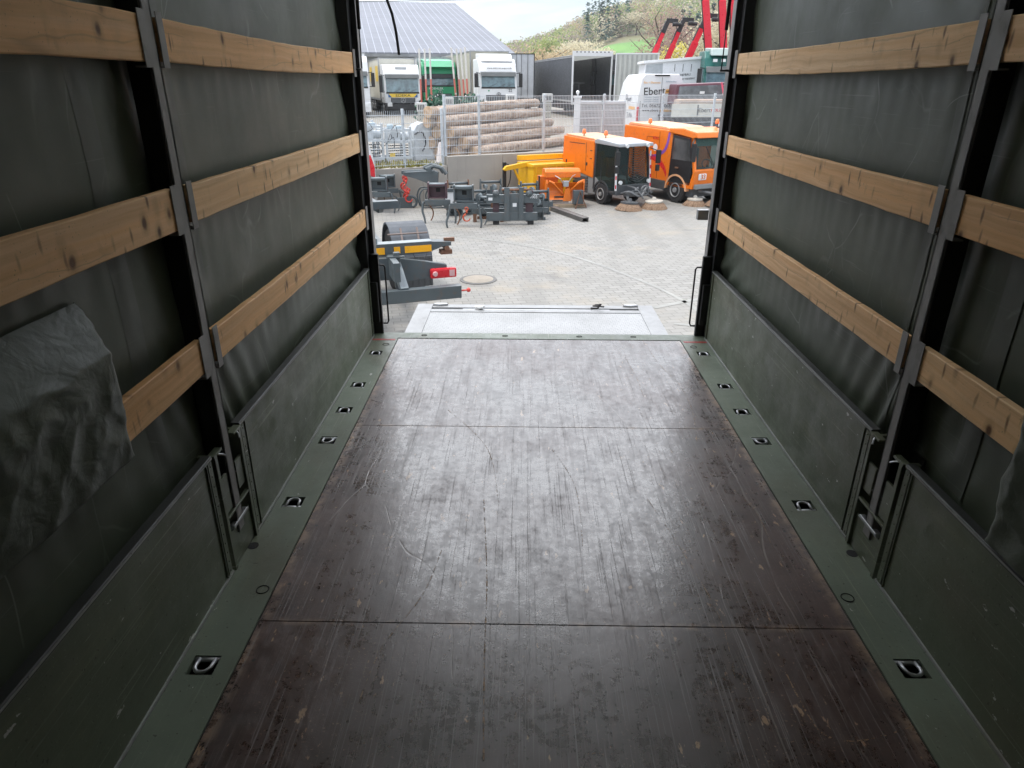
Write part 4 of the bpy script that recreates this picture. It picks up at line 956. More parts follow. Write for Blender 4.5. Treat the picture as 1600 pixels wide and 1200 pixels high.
# --- dark curtain trailer, open at the rear
t = empty('curtain_trailer', 'dark grey curtain trailer with its rear doors open showing an empty interior', 'trailer', (4.2, 48.3, GU), math.radians(9.8))
M_DCUR = paint('dark_curtain', (.085, .09, .10), .35, 0, .25, (.16, .15, .14), .5); M_IN = paint('trailer_interior', (.30, .28, .27), .6)
Lt = 13.4
b = MB(); b.box(-1.262, -1.25, 0, Lt, 1.0, 3.62); o = b.build('side_curtain', M_DCUR, t)
b = MB(); b.box(1.25, 1.27, 0, Lt, 1.0, 3.62); b.build('side_curtain', M_DCUR, t)
b = MB(); b.box(-1.25, 1.25, 0, Lt, .92, 1.05); b.build('floor', M_IN, t)
b = MB(); b.box(-1.25, 1.25, Lt-.05, Lt, 1.05, 3.62); b.build('front_wall', paint('trailer_front_wall', (.62, .55, .50), .6), t)
b = MB(); b.box(-1.3, 1.3, 0, Lt, 3.62, 3.66); b.build('roof', M_ROOF, t)
b = MB(); b.box(-1.32, -1.22, -.06, .0, .8, 3.85); b.box(1.22, 1.32, -.06, 0, .8, 3.85); b.box(-1.32, 1.32, -.08, .0, 3.62, 3.92, bev=.01); b.box(-1.30, 1.30, -.06, 0, .78, .92); fr = b.build('rear_frame', M_WHITE, t)
b = MB()
for k in range(9): b.lathe([(.04, 0), (.04, .03)], 8, T((-1.05+k*.26, -.08, 3.86)) @ Rz(-PI/2))
b.build('roller', M_CHAS, fr)
b = MB(); b.box(-1.29, -1.272, 0, Lt, 3.56, 3.7); b.box(-1.29, -1.272, 0, Lt, .94, 1.03); b.build('edge_profile', paint('pale_profile', (.5, .5, .5), .5), o)
b = MB(); b.box(-1.1, 1.1, 6, 6.06, 2.02, 2.10); b.box(-.68, -.62, 6, 6.06, 1.05, 2.05); b.box(.66, .72, 6, 6.06, 1.05, 2.05); b.build('load_rail', M_STEEL, t)
trailer_gear(t, 2.5, 0, Lt, 1.0)
# --- light ribbed trailer at the right
t = empty('curtain_trailer', 'pale grey ribbed trailer between the dark open trailer and the white tipping body', 'trailer', (6.6, 45.3, GU), math.radians(-9))
M_LC = paint('pale_curtain', (.50, .51, .48), .45, 0, .1, (.35, .34, .3), .4)
boxbody(t, 2.5, 2.72, 9, 0, .95, M_LC, 'cargo_box', M_WHITE, ribs=.45); trailer_gear(t, 2.5, 0, 9, 1.0)
b = MB()
for k in range(9): b.box(-1.2+k*.28, -1.08+k*.28, -.035, -.012, 1.05, 3.6)
b.build('end_ribs', paint('rib_grey', (.36, .37, .35), .5), t)
# --- dark cab side between the two trailers
t = empty('tractor_unit', 'black tractor unit seen in the gap between the dark trailer and the pale ribbed trailer', 'truck', (5.9, 52, GU), math.radians(6))
cab(t, 2.3, 3.9, M_CHAS, visor=M_CHAS, glass_z=(1.9, 2.8)); 
# --- white tilted box body on a truck
t = empty('tipper_body', 'white box body with a grey end wall and small black lettering standing above the van', 'truck body', (7.55, 38.5, GU), math.radians(0)); t.scale = (.87, .87, .87)
q = paint('white_side', (.75, .76, .78), .35, 0, .05)
b = MB(); b.prism([(-1.85, 1.95), (-1.75, 3.45), (1.78, 3.72), (1.86, 2.05)], 0, 2.3, 'y', bev=.03); bb = b.build('box_body', q, t)
b = MB(); b.prism([(-1.80, 2.0), (-1.70, 3.36), (-.75, 3.44), (-.68, 2.05)], -.012, -.002, 'y'); b.build('grey_end', paint('grey_end_wall', (.42, .45, .47), .5), bb)
b = MB(); b.prism([(-1.9, 3.42), (-1.88, 3.56), (1.9, 3.84), (1.9, 3.70)], -.15, 2.35, 'y', bev=.01); b.build('lid', M_WHITE, bb)
for k in range(3):
    b = MB(); b.box(-.05+k*.48, -.02+k*.48, -.010, -.002, 3.0, 3.4); b.build('panel_mark', M_CHAS, bb)
text('lettering', 'HOCH & TIEFBAU', .17, M_TXT, bb, T((.25, -.008, 2.80)) @ Ry(-.08) @ FRONT); text('lettering', 'GALA UND WEGEBAU', .13, M_TXT, bb, T((.55, -.008, 2.60)) @ Ry(-.08) @ FRONT)
b = MB(); b.box(-1.7, 1.8, .2, 2.1, 1.5, 1.94); b.box(-.5, .5, -.6, 3, .5, 1.5); b.build('chassis', M_CHAS, t)
for s in (-1, 1): wheel(t, s*1.0, 1.2, .5, .3, s)
# --- dark green truck at the right
t = empty('truck', 'dark green lorry with a silver star grille beside the right rear post', 'truck', (9.95, 37, GU), math.radians(-4))
cab(t, 2.5, 3.55, M_DKGREEN, visor=paint('smoked_visor', (.16, .17, .17), .4), glass_z=(1.95, 2.75), grille_z=(1.25, 1.75), lower=M_CHAS); star(t, -.10, 1.55, .20)
b = MB(); b.prism([(.0, 3.3), (.2, 3.62), (2.0, 3.72), (2.0, 3.5)], -1.0, 1.15, 'x', bev=.04); b.build('roof_fairing', paint('pale_green', (.36, .44, .42), .4), t)
b = MB()
for k in range(5): b.box(-.9+k*.4, -.7+k*.4, -.12, -.04, 3.02, 3.15)
b.build('roof_lamps', M_LAMP, t); boxbody(t, 2.5, 1.3, 5, 2.5, 1.0, M_DKGREEN, 'tipper_bed'); trailer_gear(t, 2.5, 2.5, 5, n=2)
# --- craftsman's van
t = empty('van', 'white high roof van seen from behind with black name and orange bands on its doors', 'van', (5.93, 33.0, GU-.14), math.radians(5)); t.scale = (1.06, 1.0, 1.05)
VW, VH, VL = 1.98, 2.42, 5.2
def vsec(y, zl, zh, wl, wh): return [(-wl/2, y, zl), (wl/2, y, zl), (wl/2, y, zl+(zh-zl)*.45), (wh/2, y, zh-.15), (wh/2-.14, y, zh), (-wh/2+.14, y, zh), (-wh/2, y, zh-.15), (-wl/2, y, zl+(zh-zl)*.45)]
b = MB(); b.loft([vsec(0, .42, VH, VW, VW*.84), vsec(.15, .30, VH+.03, VW+.02, VW*.86), vsec(3.2, .30, VH+.02, VW+.02, VW*.86), vsec(3.9, .30, VH-.15, VW, VW*.82), vsec(4.5, .30, 1.45, VW, VW*.84), vsec(5.3, .32, 1.05, VW*.94, VW*.8)])
vb = b.build('van_body', M_WHITE, t)
b = MB(); b.box(-.006, .006, -.012, .01, .45, VH-.1); 
for s in (-1, 1): b.box(s*.86-.006, s*.86+.006, -.012, .01, .45, 1.4)
b.build('door_gap', M_CHAS, vb)
for s in (-1, 1):
    b = MB(); b.box(*sorted((s*.90, s*(.99))), -.03, .12, .62, 1.18, bev=.02); b.build('tail_light', M_TL, vb)
    for yy in (.95, 4.3): wheel(t, s*.88, yy, .34, .22, s)
b = MB(); b.box(-.98, .98, -.08, .12, .34, .50, bev=.02); b.build('bumper', M_CHAS, vb)
b = MB(); b.box(-.32, .30, -.05, .05, VH-.05, VH+.01, bev=.01); b.build('brake_lamp', M_CHAS, vb)
b = MB(); b.box(.06, .15, -.02, .0, .68, .92, bev=.006); b.build('door_handle', M_CHAS, vb)
text('lettering', 'Ebert', .42, M_TXT, vb, T((-.30, -.016, 1.78)) @ Ry(-.05) @ FRONT, sx=1.0); M_OR2 = paint('orange_band', (.78, .42, .12), .5, 0, .05)
b = MB(); b.prism([(.17, 1.70), (.19, 1.86), (.74, 1.92), (.72, 1.76)], -.016, -.010, 'y'); b.build('name_band', M_OR2, vb); text('lettering', 'HOLZBAU', .11, M_TXT, vb, T((.45, -.02, 1.80)) @ Ry(-.08) @ FRONT)
text('lettering', 'Bau + Elemente', .11, M_OR2, vb, T((-.42, -.016, 2.12)) @ FRONT); text('lettering', 'Innenausbau', .09, paint('blue_grey_lettering', (.3, .36, .42), .5), vb, T((.38, -.016, 2.16)) @ FRONT)
text('lettering', 'Tel. 06672 9066', .19, M_TXT, vb, T((-.18, -.016, 1.22)) @ FRONT, sx=1.0); text('lettering', 'www.ebert', .15, M_TXT, vb, T((-.42, -.016, 1.04)) @ FRONT)
b = MB(); b.box(.02, .55, -.016, -.010, .98, 1.10); b.build('web_band', M_OR2, vb)
for k in range(3): text('lettering', 'Dachausbau  Carport', .075, paint('blue_grey_lettering', (.3, .36, .42), .5), vb, T((-.42, -.016, 1.56-.09*k)) @ FRONT)
Ms = T((-VW/2*.965, 0, 0)) @ Ry(.06)
text('lettering', 'Ebert', .55, paint('slate_lettering', (.12, .14, .17), .5), vb, T((-.985, 1.75, 1.42)) @ SIDEL @ Ry(.0)); 
b = MB(); b.box(-1.005, -.998, .35, 1.5, 1.05, 1.17); b.build('side_band', M_OR2, vb)
text('lettering', 'Tel. 9066', .28, paint('slate_lettering', (.12, .14, .17), .5), vb, T((-1.0, 1.3, .8)) @ SIDEL)
# --- flatbed truck beside the van
t = empty('flatbed_truck', 'flatbed lorry with a cream drop side and red ladder rack right of the van', 'truck', (7.95, 31.0, GU-.1), math.radians(6))
b = MB(); b.box(-1.9, 1.9, 0, 2.1, .78, .88); bd = b.build('bed', M_CHAS, t)
b = MB(); b.box(-1.95, 1.95, -.04, 0, .86, 1.38, bev=.01); ds = b.build('drop_side', paint('cream_side', (.66, .65, .58), .4), bd)
text('lettering', 'Ebert', .24, M_TXT, ds, T((-.55, -.045, 1.13)) @ FRONT); text('lettering', 'HOLZBAU', .16, M_TL, ds, T((.1, -.045, 1.13)) @ FRONT); text('lettering', 'Tel. 06672 9066', .15, M_TXT, ds, T((1.1, -.045, 1.0)) @ FRONT)
b = MB(); b.box(-.86, -.82, -.06, -.04, .9, 1.34); b.build('latch', M_CHAS, ds)
b = MB(); b.prism([(-1.5, 1.3), (-1.45, 2.12), (1.05, 2.22), (1.1, 1.3)], 1.1, 2.6, 'y', bev=.06); cb = b.build('crew_cab', paint('maroon_cab', (.13, .04, .06), .4), t)
b = MB(); b.prism([(-1.4, 1.42), (-1.35, 2.03), (.9, 2.12), (.95, 1.42)], 1.06, 1.105, 'y', bev=.02); b.build('rear_window', glassm('grey_glass', (.08, .09, .10)), cb)
b = MB(); b.box(-.45, -.25, 1.03, 1.06, 1.75, 1.85); b.box(.55, .68, 1.03, 1.06, 1.7, 1.78); b.build('work_lamp', M_LAMP, cb)
b = MB()
for x in (.62, .86): b.bar((x, .6, 1.2), (x-.22, .9, 2.2), .05, .05)
for k in range(7): b.bar((.62-.03*k, .62+.04*k, 1.3+.13*k), (.86-.03*k, .62+.04*k, 1.3+.13*k), .03, .03)
b.build('ladder_rack', paint('pink_red_steel', (.60, .08, .14), .4), t)
b = MB(); b.box(-1.6, 1.7, .1, 1.0, .9, 1.55, bev=.1); b.build('load', paint('sand_load', (.50, .38, .30), .9, 0, .4, (.35, .15, .12), .9), t)
b = MB(); b.box(-1.9, 1.9, -.05, .05, .35, .45); b.build('underrun_bar', M_STEEL, t)
b = MB(); b.box(1.35, 1.8, -.1, -.04, .42, .58); b.build('tail_light', M_TL, t)
b = MB(); b.box(.1, .75, -.1, -.05, .5, .66); b.build('number_plate', M_WHITE, t)
b = MB(); b.box(-1.7, 1.7, .3, 1.8, .3, .78); b.build('chassis', M_CHAS, t)
for x in (-1.2, 1.2): wheel(t, x, 1.0, .36, .25, 1)
# --- perforated alloy ramp panels leaning behind the fence
q = NM('perforated_alloy', .4, .6); vv = q.map((22, 1, 22), rot=(0, 0, 0)); k = q.voro(1, vv, rnd=0.0)
q.color(q.mix(q.ramp(k, .25, .32, 1, 0), (.55, .56, .57), (.07, .07, .08))); M_PERF = q.m
for i, (xx, w_, lab) in enumerate(((2.02, .78, 'stack of perforated alloy panels behind the fence nearest the logs'), (2.86, .74, 'stack of perforated alloy panels behind the fence touching the van'))):
    t = empty('perforated_panel_stack', lab, 'panel', (xx, 24.2+i*.3, GU), math.radians(4), 'perforated alloy panels')
    b = MB(); b.box(-w_/2, w_/2, 0, .05, .05, 1.40, bev=.008); b.build('front_panel', M_PERF, t)
    b = MB()
    for k in range(3): b.box(-w_/2+.02*k, w_/2-.02*k, .07+k*.08, .11+k*.08, .05, 1.22)
    b.build('panel_stack', M_PERF, t)
    b = MB(); b.box(-w_/2, w_/2, -.02, .10, 1.40, 1.52, bev=.02)
    for s in (-1, 1): b.box(s*w_/2-.02, s*w_/2+.02, -.02, 0, .05, 1.40)
    for z in (.35, .75): b.box(-w_/2, w_/2, -.015, 0, z, z+.03)
    b.build('panel_frame', M_ALU, t)
t = empty('beacon_lamp', 'small white globe lamp on a grey box above the perforated panels', 'lamp', (1.60, 24.0, GU+1.60))
b = MB(); b.box(-.10, .10, -.06, .06, -1.60, 0); b.box(-.13, .13, -.08, .08, 0, .07, bev=.01); b.build('lamp_box', M_WHITE, t)
b = MB(); b.tube([(0, 0, .07), (0, 0, .13)], .02, 8); b.tube([(0, 0, .12), (0, 0, .15), (0, 0, .19), (0, 0, .22), (0, 0, .235)], .06, 12, radii=[.03, .055, .06, .04, .01]); b.build('globe', M_LAMP, t, smooth=True)
# --- perforated square posts and striped poles in front of the trucks
for i, (x, y, zt, lab) in enumerate(((-3.62, 25.2, 1.10, 'perforated post in front of the lorry with the yellow name band'), (-2.85, 27.0, 1.24, 'perforated post with a capped top beside the left end of the logs'), (-.62, 27.0, 1.35, 'perforated post in front of the lorry numbered 22'), (.72, 27.0, 1.38, 'perforated post in front of the light grey closed trailer'))):
    t = empty('perforated_post', lab, 'post', (x, y, GU), .1*i, 'perforated posts behind the fence')
    b = MB(); b.box(-.13, .13, -.10, .10, 0, zt-GU-.28, bev=.01); b.build('post_body', paint('post_concrete', (.44, .42, .36), .7), t)
    b = MB()
    for k in range(9):
        for s in (-1, 1): b.lathe([(.018, 0), (.018, .004)], 8, T((s*.05, -.10, .3+k*.12)) @ Rz(-PI/2))
    b.build('holes', M_DARK, t)
    b = MB(); b.box(-.16, .16, -.13, .13, zt-GU-.28, zt-GU, bev=.012)
    b.build('cap', paint('cap_white', (.62, .62, .60), .5), t)
    b = MB()
    for k in range(4): b.box(-.11+k*.06, -.08+k*.06, -.137, -.130, zt-GU-.22, zt-GU-.06)
    b.build('cap_slots', M_CHAS, t)
M_PW = paint('pole_white', (.72, .70, .66), .5); M_PR = paint('pole_red', (.62, .17, .13), .5)
poles = [(-5.05, 35.5, 3.5), (-4.80, 35.5, 3.5), (-4.52, 35.2, 3.5), (-3.28, 35.5, 3.55), (-3.08, 35.5, 3.5), (-2.88, 35.3, 3.5), (-2.72, 35.0, 3.55)]
pl = ['leftmost striped pole beside the right mirror of the lorry with the name band', 'middle striped pole of three left of the green lorry', 'striped pole directly before the left edge of the green lorry', 'leftmost striped pole leaning before the cream curtain trailer', 'second striped pole before the cream curtain trailer', 'third striped pole before the cream curtain trailer', 'rightmost striped pole before the cream curtain trailer']
for i, (x, y, h) in enumerate(poles):
    t = empty('striped_pole', pl[i], 'pole', (x, y, GU), 0, 'red and white striped poles'); lean = (.0, .0, .0, .18, .15, .14, .10)[i]
    for k in range(4):
        a_, c2 = .9+(h-.9)*k/4, .9+(h-.9)*(k+1)/4
        b = MB(); b.tube([(-lean*a_/h*1.5, 0, a_), (-lean*c2/h*1.5, 0, c2)], .042, 8); b.build('pole_section', M_PR if k < 2 else M_PW, t)
    b = MB(); b.tube([(0, 0, 0), (-lean*.9/h*1.5, 0, .9)], .04, 8); b.build('pole_foot', M_STEEL, t)
# --- dark green shrub bed with white blossoms
rn = random.Random(3)
for i, (x, y, w_, lab) in enumerate(((-4.0, 34, 1.1, 'dark green shrub with white blossoms below the green lorry'), (-2.7, 34, 1.0, 'dark green shrub at the feet of the leaning striped poles'))):
    t = empty('shrub', lab, 'shrub', (x, y, GU)); b = MB(); leafcloud(b, (0, 0, .8), w_, .75, 2200, .07, rn, 0, i); b.build('foliage', paint('shrub_green', (.03, .10, .06), .7, 0, .3, (.02, .05, .03), .4), t)
    b = MB(); leafcloud(b, (0, -.2, 1.0), w_*1.02, .7, 70, .055, rn, 0, i, 1.0); b.build('blossom', M_PW, t)
    b = MB(); 
    for k in range(5): b.tube([(0, 0, 0), (.2*math.cos(k*1.3), .2*math.sin(k*1.3), .5), (.5*math.cos(k*1.3), .5*math.sin(k*1.3), .9)], .02, 5)
    b.build('stem', M_TRUNK, t)
# --- loading cranes: slanting booms with dark grabs, and tall upright booms
M_CR = paint('crane_red', (.68, .012, .035), .3, 0, .1, (.4, .05, .05), .2)
def crane(x, y, z0, dx, dz, w, label, head=True, kink=False):
    t = empty('loading_crane', label, 'crane', (x, y, GU), 0, 'red cranes behind the trailers')
    b = MB(); b.box(-.9, .9, -.8, 2.8, .4, 1.1, bev=.05); b.build('base', M_CHAS, t)
    for s in (-1, 1):
        for yy in (-.3, 2.2): wheel(t, s*.8, yy, .45, .3, s)
    b = MB(); b.tube([(0, 0, 1.0), (0, 0, z0-GU)], .22, 12); b.build('column', M_CR, t, smooth=True)
    p0, p1 = Vector((0, 0, z0-GU-.2)), Vector((dx, 0, z0-GU+dz))
    b = MB(); b.bar(p0, p0.lerp(p1, .55), w, w*1.25); b.build('boom', M_CR, t, bevel=.02)
    b = MB(); b.bar(p0.lerp(p1, .5), p1, w*.72, w*.95); b.build('inner_boom', M_CR, t, bevel=.02)
    b = MB(); o_ = Vector((-w*.62, -.05, 0)); b.tube([p0+o_, p0.lerp(p1, .5)+o_, p0.lerp(p1, .96)+o_], w*.16, 8); b.build('cylinder', M_CHAS, t, smooth=True)
    if head:
        b = MB(); b.bar(p1-Vector((dx, 0, dz)).normalized()*.3, p1+Vector((.12, 0, .35)), w*.9, w*1.0); b.bar(p1+Vector((.05, 0, .42)), p1+Vector((.75, -.02, .38)), .22, .24)
        b.lathe([(.13, -.05), (.13, .25)], 12, T(p1+Vector((.45, -.2, .20)))); b.lathe([(.10, -.05), (.10, .2)], 12, T(p1+Vector((.75, -.2, .18)))); b.bar(p1+Vector((.3, 0, .55)), p1+Vector((.7, 0, .1)), .10, .10)
        b.build('boom_head', M_CHAS, t, bevel=.02)
    return t
crane(7.7, 47.5, 3.0, .8, 1.85, .26, 'leftmost slanting red crane boom with a dark head above the trailers')
crane(8.65, 47.5, 3.0, .8, 1.9, .26, 'middle slanting red crane boom with a dark head above the trailers')
crane(9.6, 46.0, 3.0, .9, 2.0, .32, 'right slanting red crane boom with a dark head behind the white tilted body')
crane(10.5, 44.0, 3.4, -.95, 4.9, .31, 'leftmost of the tall upright red booms beside the rear post', False)
crane(11.35, 44.0, 3.4, -.8, 4.9, .31, 'middle one of the tall upright red booms beside the rear post', False)
crane(12.1, 44.5, 3.2, -.7, 5.2, .31, 'tall upright red boom with a cross rung closest to the rear post', False)
# ================================================================== machines in the yard
M_GREY = paint('slate_grey_paint', (.085, .104, .112), .40, 0, .25, (.15, .085, .05), .6)
M_GREYL = paint('light_slate_edge', (.20, .235, .25), .4, 0, .15)
M_RUST = paint('rusty_steel', (.20, .10, .06), .75, .1, .3, (.10, .05, .03), .7)
M_HOOK = paint('hook_red', (.62, .05, .035), .4, 0, .15); M_MAROON = paint('maroon_steel', (.085, .045, .055), .5, 0, .2)
def hook(parent, x, y, z, r, mat=M_HOOK, name='hook'):
    b = MB(); b.tube([(x, y, z+r*2.2), (x, y, z+r*1.3)], r*.3, 8)
    b.tube([(x+r*math.cos(a_), y, z+r*math.sin(a_)) for a_ in [math.radians(100+250*k/12) for k in range(13)]], r*.3, 8, radii=[r*(.30-.012*k) for k in range(13)])
    b.tube([(x+r*.45*math.cos(a_), y, z+r*2.5+r*.45*math.sin(a_)) for a_ in [2*PI*k/12 for k in range(13)]], r*.16, 6, cap=False)
    b.build(name, mat, parent, smooth=True)
# big fork carriage
t = empty('fork_carriage', 'large slate grey fork carriage numbered 1003 with a small square white sticker', 'attachment frame', (-.36, 15.6, G), math.radians(4))
b = MB(); b.box(-.58, .60, -.04, .06, .48, .66, bev=.006); b.build('upper_beam', M_GREY, t)
b = MB(); b.box(-.58, .56, -.04, .06, .09, .27, bev=.006); b.build('lower_beam', M_GREY, t)
for x0, x1, m_ in ((-.44, -.30, M_MAROON), (.30, .46, M_MAROON), (-.19, -.07, M_GREY), (.14, .24, M_GREY)):
    b = MB(); b.box(x0, x1, *((.062, .10, .05, .74) if m_ is M_MAROON else (-.072, -.042, .10, .82)), bev=.006); b.build('upright', m_, t)
b = MB(); b.box(-.07, .14, -.03, .02, .11, .68); b.build('centre_plate', M_GREY, t)
for x in (-.42, .36):
    b = MB(); b.box(x-.02, x+.12, -.03, .09, 0, .088, bev=.02); b.build('foot', M_TYRE, t)
b = MB(); b.box(0, .09, -.036, -.031, .40, .52); b.box(-.54, -.45, -.05, -.041, .54, .60); b.build('sticker', M_WHITE, t)
text('lettering', '1003', .09, M_WHITE, t, T((.46, -.046, .61)) @ FRONT)
for x in (-.37, .37):
    b = MB(); b.tube([(x, -.06, .68), (x, .10, .68)], .07, 14); b.build('roller_pin', M_GREY, t, smooth=True)
b = MB(); b.tube([(-.24, .02, .76), (.40, .02, .76)], .025, 8); b.build('cross_tube', M_RUST, t)
# claw frames with bent legs
def claw(x, y, rz, label, boxm=M_GREY, hk=False, w=.36, legs=((-.24, -.30), (.26, .30)), scale=1.0, hooked=True):
    t = empty('log_claw', label, 'attachment frame', (x, y, G), rz, 'claw frames in the yard')
    b = MB(); b.box(-w/2, w/2, -.02, .16, .68, .71); b.box(-w/2, w/2, .10, .16, .47, .71); b.box(-w/2, -w/2+.03, -.02, .16, .45, .74, bev=.01); b.box(w/2-.03, w/2, -.02, .16, .45, .74, bev=.01); b.box(-w/2, w/2, .0, .13, .45, .48)
    bx = b.build('head_box', boxm, t)
    b = MB(); b.box(-.03, .05, .088, .099, .56, .63); b.build('slot', M_DARK, bx)
    b = MB(); b.tube([(-w/2+.02, .02, .70), (w/2-.02, .02, .70)], .035, 10); b.build('pivot', M_GREYL, bx, smooth=True)
    b = MB(); b.box(-w/2-.06, w/2+.06, -.05, .03, .33, .43, bev=.004); b.build('cross_beam', M_GREY, t)
    for s, (a0, a1) in zip((-1, 1), legs):
        b = MB(); b.tube(smooth_pts([(a0, -.02, .40), (a0+s*.03, -.03, .24), (a1+s*.015, -.05, .10), (a1, -.06, .0)], 4), .020, 8, radii=[.024-.008*k/12 for k in range(13)]); b.build('bent_leg', M_GREY, t, smooth=True)
        if hooked:
            b = MB(); b.tube(smooth_pts([(a0, .02, .36), (a0+.09, .16, .30), (a0+.15, .22, .17), (a0+.13, .20, .06), (a0+.10, .19, .012)], 4), .013, 7); b.build('curved_tine', M_RUST if s < 0 else M_GREY, t, smooth=True)
    if hk: hook(t, .05, -.05, .18, .062, paint('hook_orange_red', (.50, .09, .04), .5))
    t.scale = (scale,)*3
    return t
claw(-1.42, 15.25, .03, 'claw frame with an orange red hook hanging from it, left of the fork carriage', hk=True, scale=1.22)
claw(-2.05, 15.75, .04, 'claw frame with a maroon head box and bent tines behind the white line', M_MAROON, scale=1.2, legs=((-.26, -.24), (.30, .32)))
claw(-3.62, 17.0, .1, 'claw frame nearest the left rear post with a rusty cross beam', scale=1.15)
claw(-3.55, 17.8, .2, 'claw frame against the low wall at its far left end', scale=1.1)
t = empty('steel_ring_plate', 'slate grey plate with a curved ring by the low wall behind the left claws', 'attachment', (-3.05, 17.75, G), .2)
b = MB(); b.box(-.30, .10, -.03, .03, 0, .26, bev=.01); b.build('plate', M_GREY, t); b = MB(); b.tube([(.08+.14*math.cos(a_), 0, .15+.14*math.sin(a_)) for a_ in [math.radians(-80+220*k/12) for k in range(13)]], .03, 8); b.build('ring', M_GREY, t, smooth=True)
# crane arms with red hooks leaning by the wall
for i, (x, y, lab) in enumerate(((-2.70, 17.75, 'hook arm nearest the viewer of the two by the low wall, with red hooks'), (-2.80, 18.05, 'hook arm farther back of the two by the low wall, with red hooks'))):
    t = empty('hook_arm', lab, 'attachment', (x, y, G), -.06, 'hook arms by the low wall')
    b = MB(); b.prism([(-.42, .80), (-.42, .88), (.34, .93), (.46, .88), (.44, .60), (.34, .56), (-.1, .72)], -.06, .06, 'y', bev=.01); b.build('arm', M_GREY, t)
    b = MB(); b.prism([(-.36, .865), (-.36, .885), (.34, .928), (.34, .908)], -.072, -.061, 'y'); b.build('edge_strip', M_GREYL, t)
    b = MB(); b.tube([(.15, 0, .95), (.35, 0, 1.03), (.55, 0, .98), (.66, 0, .84)], .05, 8); b.lathe([(.055, -.09), (.055, .09)], 12, T((.25, 0, .93)) @ Rz(PI/2)); b.build('coupling', M_GREY, t)
    hook(t, -.36, -.07, .50, .085); hook(t, -.33+.02, -.07, .24, .085)
    b = MB(); b.bar((-.36, -.03, .80), (-.36, -.03, .69), .03, .03); b.bar((-.36, -.07, .42), (-.35, -.07, .33), .03, .03); b.build('link', M_HOOK, t)
    b = MB()
    for o_ in (0, .22): b.tube(smooth_pts([(.02+o_, -.05, .02), (-.04+o_, -.05, .28), (.08+o_, -.05, .48), (.38+o_*.4, -.02, .42)], 4), .02, 7); b.tube([(.02+o_, -.05, .02), (.36+o_, .02, .02)], .02, 7)
    b.build('stand_tubes', M_GREY, t, smooth=True)
# smaller coupler frames behind
def coupler(x, y, rz, label, w=.55, h=.55, v=0):
    t = empty('coupler_frame', label, 'attachment frame', (x, y, G), rz, 'coupler frames in the yard')
    for s in (-1, 1):
        b = MB(); b.prism([(-.07, 0), (-.07, h*.8), (-.03, h), (.04, h), (.10, h*.7), (.08, 0)], *sorted((s*w/2, s*(w/2-.025))), 'x', bev=.006)
        b.build('side_plate', M_GREY if v != 2 else M_RUST, t)
    b = MB(); b.tube([(-w/2, 0, h*.88), (w/2, 0, h*.88)], .032, 10); b.build('pin_tube', M_GREYL if v == 1 else M_GREY, t, smooth=True)
    b = MB(); b.box(-w/2-.10, w/2+.10, -.06, .0, h*.30, h*.50, bev=.006); b.box(-w/2, w/2, .04, .07, .0, h*.6); b.build('front_beam', M_GREY, t)
    b = MB(); b.box(-w/2-.05, w/2+.05, -.03, .05, 0, .06); b.box(-.03, .03, -.08, -.05, h*.05, h*.75); b.build('foot_bar', M_RUST if v else M_GREY, t)
    b = MB(); b.lathe([(.075, -.03), (.075, .03)], 14, T((w*.15, -.03, h*.70)) @ Rz(.6)); b.lathe([(.05, -.04), (.05, .04)], 12, T((-w*.25, .0, h*.74)) @ Rz(.3)); b.build('eye_plates', M_GREYL if v == 0 else M_GREY, t)
    return t
cl = [(-1.75, 17.6, .3, .55, .72, 2, 'coupler frame with rusty side plates at the back left against the wall'), (-.95, 17.9, .25, .55, .72, 0, 'coupler frame at the back against the wall, right of the rusty plated one'),
      (-1.25, 16.9, .2, .5, .62, 0, 'coupler frame with pale eye plates in the second row from the wall on the left'), (-.45, 17.1, .35, .5, .66, 1, 'coupler frame in the second row from the wall near the yellow bin arm'),
      (.02, 17.6, .3, .45, .70, 0, 'coupler frame with upright ears beside the yellow bin'), (.25, 16.9, .3, .5, .62, 0, 'coupler frame right behind the number on the fork carriage'),
      (-.85, 16.3, .1, .6, .56, 1, 'low coupler frame with a pale pin tube directly behind the hooked claw'), (-.30, 16.35, .15, .55, .60, 2, 'rusty coupler frame directly behind the fork carriage'),
      (.15, 16.2, .1, .4, .58, 0, 'small coupler frame behind the right end of the fork carriage'), (-1.75, 16.7, .1, .34, .58, 0, 'narrow coupler frame between the two nearest claws and the wall')]
for a_ in cl: coupler(a_[0], a_[1], a_[2], a_[6], a_[3], a_[4], a_[5])
t = empty('sign_plate', 'small white plate standing behind the claw frames by the taller wall', 'sign', (-1.83, 16.5, G), .05)
b = MB(); b.box(-.13, .13, -.01, .01, .30, .58); b.build('plate', M_WHITE, t); b = MB(); b.box(-.17, .17, -.03, .03, .58, .66); b.box(-.11, -.08, .012, .04, 0, .6); b.box(.08, .11, .012, .04, 0, .6); b.build('frame', M_GREY, t)
t = empty('steel_box_beam', 'long slate grey box beam lying between the claw frames and the fork carriage', 'steel beam', (-.95, 15.95, G), .06)
b = MB(); b.box(-.35, .45, -.05, .05, .18, .30, bev=.006); b.build('beam', M_GREY, t); b = MB(); b.box(-.32, -.24, -.06, .06, 0, .18); b.box(.3, .38, -.06, .06, 0, .18); b.build('rest', M_RUST, t)
